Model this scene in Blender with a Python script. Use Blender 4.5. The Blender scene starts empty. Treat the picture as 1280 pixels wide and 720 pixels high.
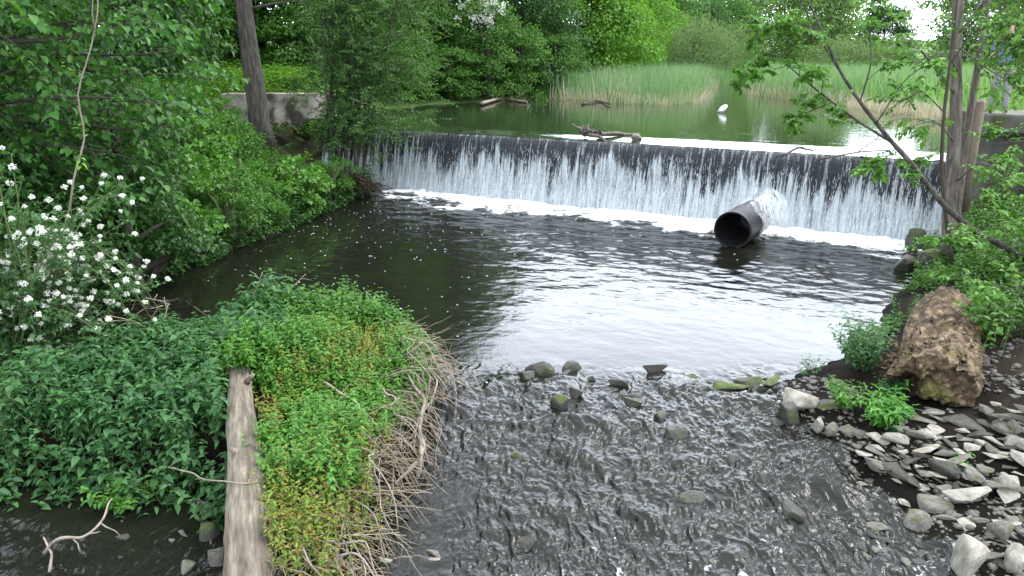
import bpy, bmesh, math, random
import numpy as np
from mathutils import Vector, Matrix

R = math.radians
rng = np.random.default_rng(7)
random.seed(7)
scn = bpy.context.scene
COL = scn.collection

# ------------------------------------------------------------------ camera
FPX, HC, PIT = 985.0, 4.0, math.atan(290 / 985)
cam_d = bpy.data.cameras.new('camera'); cam = bpy.data.objects.new('camera', cam_d); COL.objects.link(cam)
cam.location = (0, 0, HC); cam.rotation_euler = (math.pi / 2 - PIT, 0, 0)
cam_d.sensor_width = 36; cam_d.lens = FPX / 1280 * 36; cam_d.clip_end = 2000; cam_d.clip_start = .05
scn.camera = cam

# ------------------------------------------------------------------ light
SUN_EL, SUN_AZ = R(56), R(75)      # azimuth measured clockwise from +Y: light from the right, a little ahead
world = bpy.data.worlds.new('World'); scn.world = world; world.use_nodes = True
nt = world.node_tree; nt.nodes.clear()
sky = nt.nodes.new('ShaderNodeTexSky'); sky.sky_type = 'NISHITA'; sky.sun_disc = False
sky.sun_elevation = SUN_EL; sky.sun_rotation = SUN_AZ; sky.dust_density = 3; sky.air_density = 1.2
tcw = nt.nodes.new('ShaderNodeTexCoord')
mpw = nt.nodes.new('ShaderNodeMapping'); mpw.inputs['Scale'].default_value = (1, 1, 2.2)
cl = nt.nodes.new('ShaderNodeTexNoise'); cl.inputs['Scale'].default_value = 3.2; cl.inputs['Detail'].default_value = 6
clr = nt.nodes.new('ShaderNodeMapRange'); clr.inputs['From Min'].default_value = .3; clr.inputs['From Max'].default_value = .62
clr.inputs['To Min'].default_value = .78; clr.inputs['To Max'].default_value = .95
mxw = nt.nodes.new('ShaderNodeMix'); mxw.data_type = 'RGBA'; mxw.inputs['B'].default_value = (10.0, 10.8, 11.9, 1)
bg = nt.nodes.new('ShaderNodeBackground'); bg.inputs['Strength'].default_value = .15
wo = nt.nodes.new('ShaderNodeOutputWorld')
L = nt.links.new
L(tcw.outputs['Generated'], mpw.inputs['Vector']); L(mpw.outputs['Vector'], cl.inputs['Vector'])
L(cl.outputs['Fac'], clr.inputs['Value']); L(clr.outputs['Result'], mxw.inputs['Factor'])
# brightest low in the sky upstream (band added to brighten the water's reflection), greyer overhead and behind
sx_ = nt.nodes.new('ShaderNodeSeparateXYZ'); L(tcw.outputs['Generated'], sx_.inputs[0])
def wmap(sock, a, b_, c, d):
    m_ = nt.nodes.new('ShaderNodeMapRange'); m_.interpolation_type = 'SMOOTHSTEP'
    for k_, v_ in (('From Min', a), ('From Max', b_), ('To Min', c), ('To Max', d)): m_.inputs[k_].default_value = v_
    L(sock, m_.inputs['Value']); return m_.outputs['Result']
el_ = wmap(sx_.outputs['Z'], .40, .85, 1.0, 0.0); az_ = wmap(sx_.outputs['Y'], -.1, .6, 0, 1)
pr_ = nt.nodes.new('ShaderNodeMath'); pr_.operation = 'MULTIPLY_ADD'; pr_.inputs[2].default_value = .85; L(el_, pr_.inputs[0]); L(az_, pr_.inputs[1])
mlt = nt.nodes.new('ShaderNodeVectorMath'); mlt.operation = 'SCALE'
L(sky.outputs['Color'], mxw.inputs['A']); L(mxw.outputs['Result'], mlt.inputs[0]); L(pr_.outputs[0], mlt.inputs['Scale']); L(mlt.outputs[0], bg.inputs['Color']); L(bg.outputs['Background'], wo.inputs['Surface'])
sd = bpy.data.lights.new('sun', 'SUN'); sun = bpy.data.objects.new('sun', sd); COL.objects.link(sun)
sd.energy = 1.5; sd.angle = R(25); sd.color = (1, .975, .93)
sv = Vector((math.sin(SUN_AZ) * math.cos(SUN_EL), math.cos(SUN_AZ) * math.cos(SUN_EL), math.sin(SUN_EL)))
sun.rotation_euler = (-sv).to_track_quat('-Z', 'Y').to_euler()
vs = scn.view_settings; vs.view_transform = 'Standard'; vs.look = 'None'; vs.exposure = 1.15; vs.gamma = 1; vs.use_curve_mapping = False
scn.cycles.use_denoising = True
scn.cycles.max_bounces = 7; scn.cycles.transparent_max_bounces = 10; scn.cycles.diffuse_bounces = 3
scn.cycles.sample_clamp_indirect = 6; scn.cycles.caustics_reflective = False; scn.cycles.caustics_refractive = False

# ------------------------------------------------------------------ helpers
def ray(px, py):
    a, b = (px - 640) / FPX, (360 - py) / FPX
    c, s = math.cos(PIT), math.sin(PIT)
    return np.array([a, c + b * s, -s + b * c])
def at(px, py, z=None, Y=None):
    d = ray(px, py)
    t = (z - HC) / d[2] if z is not None else Y / d[1]
    return d * t + np.array([0, 0, HC])

def hsh(ix, iy, iz, seed):
    n = (ix * 374761393 + iy * 668265263 + iz * 2147483647 // 3 + seed * 974634777) & 0xffffffff
    n = ((n ^ (n >> 13)) * 1274126177) & 0xffffffff
    n = n ^ (n >> 16)
    return (n & 0xffff) / 65535.0
def vn(x, y, z=0.0, seed=0):
    x, y, z = np.broadcast_arrays(np.asarray(x, float), np.asarray(y, float), np.asarray(z, float))
    xi, yi, zi = [np.floor(v).astype(np.int64) for v in (x, y, z)]
    fx, fy, fz = x - xi, y - yi, z - zi
    fx, fy, fz = [f * f * (3 - 2 * f) for f in (fx, fy, fz)]
    def c(a, b, d): return hsh(xi + a, yi + b, zi + d, seed)
    def l(a, b, t): return a + (b - a) * t
    v0 = l(l(c(0, 0, 0), c(1, 0, 0), fx), l(c(0, 1, 0), c(1, 1, 0), fx), fy)
    v1 = l(l(c(0, 0, 1), c(1, 0, 1), fx), l(c(0, 1, 1), c(1, 1, 1), fx), fy)
    return l(v0, v1, fz) * 2 - 1
def fbm(x, y, z=0.0, seed=0, o=4):
    s, a = 0, .5
    for k in range(o):
        s = s + a * vn(np.asarray(x) * 2 ** k, np.asarray(y) * 2 ** k, np.asarray(z) * 2 ** k, seed + k); a *= .5
    return s
def sst(a, b, x):
    t = np.clip((np.asarray(x, float) - a) / (b - a), 0, 1); return t * t * (3 - 2 * t)

def mesh_np(name, V, faces, mats, smooth=False, matidx=None):
    """V (N,3); faces: list of int arrays (M,k)"""
    me = bpy.data.meshes.new(name)
    V = np.asarray(V, np.float32); me.vertices.add(len(V)); me.vertices.foreach_set('co', V.ravel())
    faces = [np.asarray(f, np.int32) for f in faces if len(f)]
    nl = sum(f.size for f in faces); npol = sum(len(f) for f in faces)
    me.loops.add(nl); me.loops.foreach_set('vertex_index', np.concatenate([f.ravel() for f in faces]))
    tot = np.concatenate([np.full(len(f), f.shape[1], np.int32) for f in faces])
    st = np.concatenate([[0], np.cumsum(tot)[:-1]]).astype(np.int32)
    me.polygons.add(npol); me.polygons.foreach_set('loop_start', st)
    if matidx is not None: me.polygons.foreach_set('material_index', np.asarray(matidx, np.int32))
    if smooth: me.polygons.foreach_set('use_smooth', np.ones(npol, bool))
    for m in (mats if isinstance(mats, (list, tuple)) else [mats]): me.materials.append(m)
    me.update(calc_edges=True); me.validate()
    return me
def link(name, me, parent=None, loc=(0, 0, 0)):
    o = bpy.data.objects.new(name, me); COL.objects.link(o); o.location = loc
    if parent: o.parent = parent
    return o
def tag(o, label=None, cat=None, group=None, kind=None):
    if label: o['label'] = label
    if cat: o['category'] = cat
    if group: o['group'] = group
    if kind: o['kind'] = kind
    return o
def thing(name, label, cat, loc=(0, 0, 0), group=None, rz=0):
    o = bpy.data.objects.new(name, None); COL.objects.link(o); o.location = loc; o.rotation_euler = (0, 0, rz)
    o.empty_display_size = .2
    return tag(o, label, cat, group)
def dup(root, loc, rz=0, sc=(1, 1, 1), label=None, group=None):
    r = root.copy(); COL.objects.link(r); r.location = loc; r.rotation_euler = (0, 0, rz); r.scale = sc
    if label: r['label'] = label
    if group: r['group'] = group
    for ch in list(root.children):
        c = ch.copy(); COL.objects.link(c); c.parent = r
    return r

class Buf:
    """collects tube and patch geometry for ONE mesh"""
    def __init__(s): s.V = []; s.Q = []; s.T = []; s.n = 0
    def add(s, V, Q=None, T=None):
        s.V.append(np.asarray(V, float))
        if Q is not None and len(Q): s.Q.append(np.asarray(Q) + s.n)
        if T is not None and len(T): s.T.append(np.asarray(T) + s.n)
        s.n += len(V)
    def tube(s, P, rad, k=6, rough=0, seed=0, cap=True):
        P = np.asarray(P, float); n = len(P)
        rad = np.broadcast_to(np.asarray(rad, float), (n,)) if np.ndim(rad) == 0 else np.asarray(rad, float)
        T = np.gradient(P, axis=0); T /= np.linalg.norm(T, axis=1)[:, None] + 1e-9
        ref = np.array([0, 0, 1.]) if abs(T[:, 2]).mean() < .8 else np.array([1., 0, 0])
        A = np.cross(T, ref); A /= np.linalg.norm(A, axis=1)[:, None] + 1e-9
        B = np.cross(T, A)
        th = np.linspace(0, 2 * np.pi, k, endpoint=False)
        rr = rad[:, None] * np.ones(k)
        if rough:
            tt = np.arange(n)[:, None] * .7
            rr = rr * (1 + rough * vn(np.cos(th)[None] * 1.7 + 9, np.sin(th)[None] * 1.7 + 9, tt, seed))
        V = P[:, None] + rr[..., None] * (np.cos(th)[None, :, None] * A[:, None] + np.sin(th)[None, :, None] * B[:, None])
        i = np.arange(n - 1)[:, None] * k; j = np.arange(k)[None]; j2 = (j + 1) % k
        Q = np.stack([i + j, i + j2, i + k + j2, i + k + j], -1).reshape(-1, 4)
        V = V.reshape(-1, 3)
        Tr = None
        if cap:
            V = np.vstack([V, P[0], P[-1]]); a = n * k
            jj = np.arange(k); j2 = (jj + 1) % k
            Tr = np.vstack([np.stack([np.full(k, a), j2, jj], -1), np.stack([np.full(k, a + 1), (n - 1) * k + jj, (n - 1) * k + j2], -1)])
        s.add(V, Q, Tr)
    def mesh(s, name, mat, smooth=True):
        return mesh_np(name, np.vstack(s.V), [np.vstack(s.Q) if s.Q else np.zeros((0, 4)), np.vstack(s.T) if s.T else np.zeros((0, 3))], mat, smooth)
    def build(s, name, mat, parent=None, smooth=True, loc=(0, 0, 0)):
        return link(name, s.mesh(name, mat, smooth), parent, loc)

def unit(v):
    v = np.asarray(v, float); return v / (np.linalg.norm(v, axis=-1, keepdims=True) + 1e-9)

class Leaves:
    def __init__(s): s.P = []; s.D = []; s.N = []; s.L = []
    def add(s, P, D, N, Ln):
        P = np.atleast_2d(P)
        s.P.append(P); s.D.append(np.broadcast_to(D, P.shape)); s.N.append(np.broadcast_to(N, P.shape)); s.L.append(np.broadcast_to(Ln, (len(P),)))
    def count(s): return sum(len(p) for p in s.P)
    def mesh(s, name, mat, aspect=.6, style='simple', fold=.18, droop=.12):
        P = np.vstack(s.P); D = unit(np.vstack(s.D)); N = np.vstack(s.N); Ln = np.concatenate(s.L)
        S = unit(np.cross(D, N)); N = np.cross(S, D)
        if style == 'simple':
            tx = np.array([0, .5, 0, -.5]); ty = np.array([0, .42, 1, .42]); tz = np.array([0, fold, -droop, fold])
            F3 = np.array([[0, 1, 2], [0, 2, 3]]); F4 = None
        elif style == 'blade':
            tx = np.array([-.5, .5, .35, -.35, 0]); ty = np.array([0, 0, .55, .55, 1]); tz = np.array([0, 0, -.02, -.02, -droop])
            F3 = np.array([[3, 2, 4]]); F4 = np.array([[0, 1, 2, 3]])
        else:
            tx = np.array([0, 0, 0, -.47, -.40, .47, .40]); ty = np.array([0, .5, 1.02, .2, .6, .2, .6]); tz = np.array([0, 0, -droop * 1.6, fold * .8, fold * .5, fold * .8, fold * .5])
            F4 = np.array([[0, 1, 4, 3], [1, 0, 5, 6]]); F3 = np.array([[1, 2, 4], [2, 1, 6]])
        k = len(tx); w = Ln * aspect
        V = (P[:, None] + S[:, None] * (tx[None] * w[:, None])[..., None] + D[:, None] * (ty[None] * Ln[:, None])[..., None]
             + N[:, None] * (tz[None] * Ln[:, None])[..., None]).reshape(-1, 3)
        off = (np.arange(len(P)) * k)[:, None, None]
        fs = []
        if F4 is not None: fs.append((F4[None] + off).reshape(-1, 4))
        fs.append((F3[None] + off).reshape(-1, 3))
        return mesh_np(name, V, fs, mat)
    def build(s, name, mat, parent=None, **k): return link(name, s.mesh(name, mat, **k), parent)

# ------------------------------------------------------------------ materials
def newmat(name):
    m = bpy.data.materials.new(name); m.use_nodes = True
    n = m.node_tree; n.nodes.clear(); out = n.nodes.new('ShaderNodeOutputMaterial')
    return m, n, out
def N_(n, t, **k):
    x = n.nodes.new(t)
    for a, b in k.items():
        if a in x.inputs: x.inputs[a].default_value = b
        else: setattr(x, a, b)
    return x
def rgba(c): return (c[0], c[1], c[2], 1)
def ramp(n, stops, interp='LINEAR'):
    r = n.nodes.new('ShaderNodeValToRGB'); e = r.color_ramp.elements; r.color_ramp.interpolation = interp
    while len(e) < len(stops): e.new(.5)
    for i, (p, c) in enumerate(stops): e[i].position = p; e[i].color = rgba(c)
    return r
def leaf_mat(name, cols, trans=.35, rough=.5, spec=.35, tint=(1.2, 1.25, .5)):
    m, n, out = newmat(name)
    g = N_(n, 'ShaderNodeNewGeometry')
    k = len(cols); r = ramp(n, [(i / max(1, k - 1), c) for i, c in enumerate(cols)])
    n.links.new(g.outputs['Random Per Island'], r.inputs['Fac'])
    p = N_(n, 'ShaderNodeBsdfPrincipled', Roughness=rough); p.inputs['Specular IOR Level'].default_value = spec
    t = N_(n, 'ShaderNodeBsdfTranslucent')
    mu = N_(n, 'ShaderNodeMix', data_type='RGBA', blend_type='MULTIPLY'); mu.inputs['Factor'].default_value = 1; mu.inputs['B'].default_value = rgba(tint)
    n.links.new(r.outputs['Color'], p.inputs['Base Color']); n.links.new(r.outputs['Color'], mu.inputs['A']); n.links.new(mu.outputs['Result'], t.inputs['Color'])
    mx = N_(n, 'ShaderNodeMixShader'); mx.inputs[0].default_value = trans
    n.links.new(p.outputs[0], mx.inputs[1]); n.links.new(t.outputs[0], mx.inputs[2]); n.links.new(mx.outputs[0], out.inputs[0])
    return m
def rough_mat(name, stops, scale=6, stretch=(1, 1, 1), rough=.85, bump=.4, bdist=.02, detail=8, spec=.3, stops2=None, scale2=2, thr=(.5, .62), bscale=None, up=None):
    """noise coloured rough surface; stops2 = patches of a second colouring (moss, stains); up = it only grows on faces that look up"""
    m, n, out = newmat(name)
    tc = N_(n, 'ShaderNodeTexCoord'); mp = N_(n, 'ShaderNodeMapping'); mp.inputs['Scale'].default_value = stretch
    n.links.new(tc.outputs['Object'], mp.inputs['Vector'])
    oi = N_(n, 'ShaderNodeObjectInfo'); ad = N_(n, 'ShaderNodeVectorMath', operation='ADD'); sc = N_(n, 'ShaderNodeMath', operation='MULTIPLY'); sc.inputs[1].default_value = 37
    n.links.new(oi.outputs['Random'], sc.inputs[0]); n.links.new(mp.outputs[0], ad.inputs[0]); n.links.new(sc.outputs[0], ad.inputs[1])
    no = N_(n, 'ShaderNodeTexNoise', Scale=scale, Detail=detail, Roughness=.65); n.links.new(ad.outputs[0], no.inputs['Vector'])
    r = ramp(n, stops); n.links.new(no.outputs['Fac'], r.inputs['Fac']); col = r.outputs['Color']
    if stops2:
        n2 = N_(n, 'ShaderNodeTexNoise', Scale=scale2, Detail=6); n.links.new(ad.outputs[0], n2.inputs['Vector'])
        mr = N_(n, 'ShaderNodeMapRange'); mr.inputs['From Min'].default_value = thr[0]; mr.inputs['From Max'].default_value = thr[1]; n.links.new(n2.outputs['Fac'], mr.inputs['Value'])
        r2 = ramp(n, stops2); n.links.new(no.outputs['Fac'], r2.inputs['Fac'])
        fac = mr.outputs['Result']
        if up is not None:
            ge = N_(n, 'ShaderNodeNewGeometry'); sp = N_(n, 'ShaderNodeSeparateXYZ'); n.links.new(ge.outputs['Normal'], sp.inputs[0])
            m3 = N_(n, 'ShaderNodeMapRange'); m3.inputs['From Min'].default_value = up[0]; m3.inputs['From Max'].default_value = up[1]; n.links.new(sp.outputs['Z'], m3.inputs['Value'])
            mm = N_(n, 'ShaderNodeMath', operation='MULTIPLY'); n.links.new(fac, mm.inputs[0]); n.links.new(m3.outputs['Result'], mm.inputs[1]); fac = mm.outputs[0]
        mx = N_(n, 'ShaderNodeMix', data_type='RGBA'); n.links.new(fac, mx.inputs['Factor']); n.links.new(col, mx.inputs['A']); n.links.new(r2.outputs['Color'], mx.inputs['B']); col = mx.outputs['Result']
    p = N_(n, 'ShaderNodeBsdfPrincipled', Roughness=rough); p.inputs['Specular IOR Level'].default_value = spec
    n.links.new(col, p.inputs['Base Color'])
    nb = N_(n, 'ShaderNodeTexNoise', Scale=bscale or scale * 2.5, Detail=10, Roughness=.7); n.links.new(ad.outputs[0], nb.inputs['Vector'])
    b = N_(n, 'ShaderNodeBump', Strength=bump, Distance=bdist); n.links.new(nb.outputs['Fac'], b.inputs['Height']); n.links.new(b.outputs[0], p.inputs['Normal'])
    n.links.new(p.outputs[0], out.inputs[0])
    return m

M = {}
M['leaf_big'] = leaf_mat('broad_leaf', [(0.026, 0.09, 0.017), (0.045, 0.144, 0.024), (0.07, 0.192, 0.028), (0.038, 0.12, 0.028)])
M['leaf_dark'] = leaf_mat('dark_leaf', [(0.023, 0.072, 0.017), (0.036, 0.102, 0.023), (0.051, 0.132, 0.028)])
M['leaf_willow'] = leaf_mat('willow_leaf', [(0.045, 0.108, 0.028), (0.07, 0.156, 0.043), (0.096, 0.192, 0.048)])
M['leaf_mid'] = leaf_mat('mid_leaf', [(0.045, 0.132, 0.024), (0.07, 0.18, 0.028), (0.102, 0.228, 0.038)])
M['leaf_bright'] = leaf_mat('bright_leaf', [(0.077, 0.204, 0.024), (0.115, 0.264, 0.028), (0.166, 0.336, 0.043)])
M['leaf_hazed'] = leaf_mat('hazed_leaf', [(0.11, 0.205, 0.066), (0.154, 0.259, 0.088), (0.187, 0.302, 0.11)])  # washed-out haze of the far trees painted in as paler leaves
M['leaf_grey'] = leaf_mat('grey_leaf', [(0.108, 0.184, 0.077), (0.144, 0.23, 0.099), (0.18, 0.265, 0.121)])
M['nettle'] = leaf_mat('nettle_leaf', [(0.03, 0.096, 0.034), (0.051, 0.144, 0.047), (0.081, 0.198, 0.058), (0.041, 0.12, 0.042)])
M['herb'] = leaf_mat('herb_leaf', [(0.051, 0.156, 0.019), (0.077, 0.216, 0.028), (0.115, 0.276, 0.033), (0.064, 0.192, 0.028)])
M['herb_yellow'] = leaf_mat('yellowing_leaf', [(.09, .2, .02), (.15, .24, .025), (.22, .22, .03), (.28, .17, .04)])
M['fresh'] = leaf_mat('fresh_leaf', [(.06, .2, .03), (.08, .24, .035), (.11, .3, .05)])
M['leaf_sap'] = leaf_mat('sapling_leaf', [(0.058, 0.156, 0.024), (0.09, 0.216, 0.033), (0.128, 0.288, 0.043), (0.064, 0.18, 0.028)])
M['reed'] = leaf_mat('reed_blade', [(.10, .19, .085), (.145, .26, .12), (.20, .33, .16)], trans=.3)
M['reed_dead'] = leaf_mat('dead_reed_blade', [(.46, .40, .27), (.58, .52, .37), (.36, .29, .18)], trans=.2, tint=(1, 1, 1))
M['meadow'] = leaf_mat('meadow_blade', [(.11, .23, .06), (.15, .29, .08), (.19, .34, .10)], trans=.3)
M['petal'] = leaf_mat('white_petal', [(.75, .76, .68), (.82, .82, .76), (.7, .72, .6)], trans=.25, tint=(1, 1, 1))
M['straw'] = leaf_mat('dry_straw', [(.22, .17, .11), (.34, .28, .19), (.13, .095, .06), (.42, .36, .27)], trans=.1, tint=(1, 1, 1))
M['bark'] = rough_mat('grey_bark', [(.32, (.022, .019, .016)), (.52, (.07, .062, .052)), (.72, (.15, .135, .115))], 14, (1, 1, .16), bump=.9, bdist=.03)
M['bark_dark'] = rough_mat('dark_bark', [(.3, (.03, .024, .02)), (.7, (.09, .075, .06))], 9, (1, 1, .25), bump=.7)
M['bark_brown'] = rough_mat('brown_bark', [(.32, (.05, .042, .035)), (.52, (.15, .125, .105)), (.72, (.28, .245, .21))], 15, (1, 1, .2), bump=.9, bdist=.02)
M['twig'] = rough_mat('dead_twig_bark', [(.3, (.16, .125, .1)), (.7, (.36, .31, .26))], 14, bump=.3)
M['stem'] = rough_mat('plant_stem', [(.3, (.05, .09, .025)), (.7, (.12, .15, .06))], 20, bump=.1)
M['root'] = rough_mat('wet_root_bark', [(.3, (.025, .017, .013)), (.7, (.09, .06, .045))], 14, bump=.3)
M['log'] = rough_mat('weathered_log', [(.28, (.07, .058, .045)), (.5, (.18, .152, .118)), (.75, (.34, .30, .245))], 9, (3.0, .4, 3.0), bump=.7, bdist=.02,
                     stops2=[(.3, (.05, .04, .03)), (.7, (.15, .125, .095))], scale2=2.2, thr=(.48, .62), bscale=11)
M['rotten'] = rough_mat('rotten_wood', [(.36, (.018, .011, .006)), (.48, (.075, .049, .029)), (.59, (.185, .133, .078)), (.72, (.44, .36, .24))], 8, bump=.8, bdist=.03, bscale=12,
                        stops2=[(.3, (.05, .05, .012)), (.7, (.16, .15, .04))], scale2=1.7, thr=(.6, .72))
M['rotten_shaded'] = rough_mat('shaded_heartwood', [(.3, (.015, .008, .006)), (.55, (.06, .028, .02)), (.75, (.16, .08, .05))], 9, bump=1, bdist=.05)  # decayed wood with the shade of hollows and lower face painted in
M['stone_pale'] = rough_mat('pale_stone', [(.3, (.2, .185, .15)), (.55, (.31, .295, .25)), (.75, (.43, .415, .36))], 3.5, bump=.5, bdist=.03,
                            stops2=[(.3, (.16, .14, .11)), (.7, (.28, .25, .2))], scale2=2.1, thr=(.52, .62))
M['stone_grey'] = rough_mat('grey_stone', [(.3, (.085, .08, .068)), (.55, (.16, .15, .128)), (.75, (.26, .245, .21))], 4, bump=.5, bdist=.03,
                            stops2=[(.3, (.07, .085, .035)), (.7, (.14, .16, .06))], scale2=1.9, thr=(.55, .65), up=(.2, .7))
M['gravel'] = rough_mat('wet_gravel', [(.3, (.04, .036, .03)), (.7, (.16, .15, .13))], 30, rough=.5, bump=.2)
M['stone_wet'] = rough_mat('wet_stone', [(.3, (.018, .017, .015)), (.55, (.045, .04, .034)), (.75, (.085, .075, .06))], 5, rough=.3, bump=.6, bdist=.03, spec=.5,
                           stops2=[(.3, (.02, .03, .01)), (.7, (.06, .075, .02))], scale2=2.2, thr=(.5, .62))
M['stone_moss'] = rough_mat('mossy_stone', [(.3, (.035, .034, .03)), (.7, (.1, .095, .08))], 5, rough=.6, bump=.6, bdist=.03,
                            stops2=[(.3, (.035, .055, .012)), (.7, (.11, .14, .03))], scale2=1.5, thr=(.38, .5), up=(.1, .6))
M['concrete'] = rough_mat('old_concrete', [(.3, (.2, .18, .145)), (.5, (.36, .33, .275)), (.72, (.55, .51, .44))], 2.6, bump=.5, bdist=.03, detail=10,
                          stops2=[(.3, (.035, .035, .026)), (.7, (.12, .105, .08))], scale2=1.4, thr=(.5, .6))
M['concrete_dark'] = rough_mat('dark_wet_concrete', [(.3, (.05, .048, .04)), (.7, (.13, .125, .105))], 2.5, bump=.6, bdist=.03,
                          stops2=[(.3, (.04, .05, .015)), (.7, (.1, .115, .04))], scale2=1.3, thr=(.5, .62))
M['weir_face'] = rough_mat('slimy_weir_concrete', [(.3, (.012, .014, .016)), (.7, (.04, .042, .045))], 3, rough=.35, bump=.6, bdist=.03)
M['post'] = rough_mat('grey_post_wood', [(.3, (.12, .09, .07)), (.7, (.3, .24, .19))], 7, (1, 1, .15), bump=.6)
M['moss'] = rough_mat('moss_cushion', [(.3, (.03, .045, .01)), (.7, (.1, .12, .025))], 20, bump=1, bdist=.03)
M['pipe'] = rough_mat('black_plastic_pipe', [(.3, (.006, .006, .007)), (.7, (.02, .02, .021))], 5, rough=.45, bump=.3, spec=.3)
M['bag'] = rough_mat('white_plastic', [(.3, (.78, .78, .78)), (.7, (.88, .88, .87))], 4, rough=.5, bump=.3)
M['trousers'] = rough_mat('grey_cotton', [(.3, (.22, .21, .22)), (.7, (.3, .29, .3))], 12, bump=.4)
M['shirt'] = rough_mat('blue_cotton', [(.3, (.13, .17, .34)), (.7, (.2, .25, .45))], 12, bump=.3)
M['skin'] = rough_mat('skin', [(.3, (.42, .25, .18)), (.7, (.5, .31, .23))], 8, rough=.55, bump=.05)
M['hair'] = rough_mat('brown_hair', [(.3, (.03, .02, .014)), (.7, (.07, .045, .03))], 30, bump=.4)
M['shoe'] = rough_mat('dark_shoe', [(.3, (.03, .026, .022)), (.7, (.09, .08, .07))], 12, bump=.2)

def ground_mat():
    m, n, out = newmat('bank_soil')
    ge = N_(n, 'ShaderNodeNewGeometry'); P = ge.outputs['Position']
    a = N_(n, 'ShaderNodeTexNoise', Scale=2.2, Detail=10, Roughness=.7); n.links.new(P, a.inputs['Vector'])
    soil = ramp(n, [(.3, (.010, .008, .006)), (.5, (.03, .023, .016)), (.72, (.075, .06, .043))]); n.links.new(a.outputs['Fac'], soil.inputs['Fac'])
    green = ramp(n, [(.3, (.045, .09, .02)), (.7, (.12, .22, .055))]); n.links.new(a.outputs['Fac'], green.inputs['Fac'])
    sp = N_(n, 'ShaderNodeSeparateXYZ'); n.links.new(P, sp.inputs[0])
    mr = N_(n, 'ShaderNodeMapRange'); mr.inputs['From Min'].default_value = 26; mr.inputs['From Max'].default_value = 42; n.links.new(sp.outputs['Y'], mr.inputs['Value'])
    b = N_(n, 'ShaderNodeTexNoise', Scale=.5, Detail=5); n.links.new(P, b.inputs['Vector'])
    mx = N_(n, 'ShaderNodeMix', data_type='RGBA'); n.links.new(mr.outputs['Result'], mx.inputs['Factor'])
    n.links.new(soil.outputs['Color'], mx.inputs['A']); n.links.new(green.outputs['Color'], mx.inputs['B'])
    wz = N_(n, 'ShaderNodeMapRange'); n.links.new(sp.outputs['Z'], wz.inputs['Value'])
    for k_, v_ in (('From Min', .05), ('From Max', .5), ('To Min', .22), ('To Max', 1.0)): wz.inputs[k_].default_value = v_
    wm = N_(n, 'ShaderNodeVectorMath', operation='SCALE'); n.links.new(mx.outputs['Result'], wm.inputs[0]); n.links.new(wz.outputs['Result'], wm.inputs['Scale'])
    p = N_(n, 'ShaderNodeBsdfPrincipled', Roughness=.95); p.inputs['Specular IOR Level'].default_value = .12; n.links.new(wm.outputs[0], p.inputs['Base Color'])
    bm = N_(n, 'ShaderNodeTexNoise', Scale=14, Detail=8, Roughness=.7); n.links.new(P, bm.inputs['Vector'])
    bu = N_(n, 'ShaderNodeBump', Strength=.8, Distance=.04); n.links.new(bm.outputs['Fac'], bu.inputs['Height']); n.links.new(bu.outputs[0], p.inputs['Normal'])
    n.links.new(p.outputs[0], out.inputs[0]); return m
M['ground'] = ground_mat()

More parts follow.
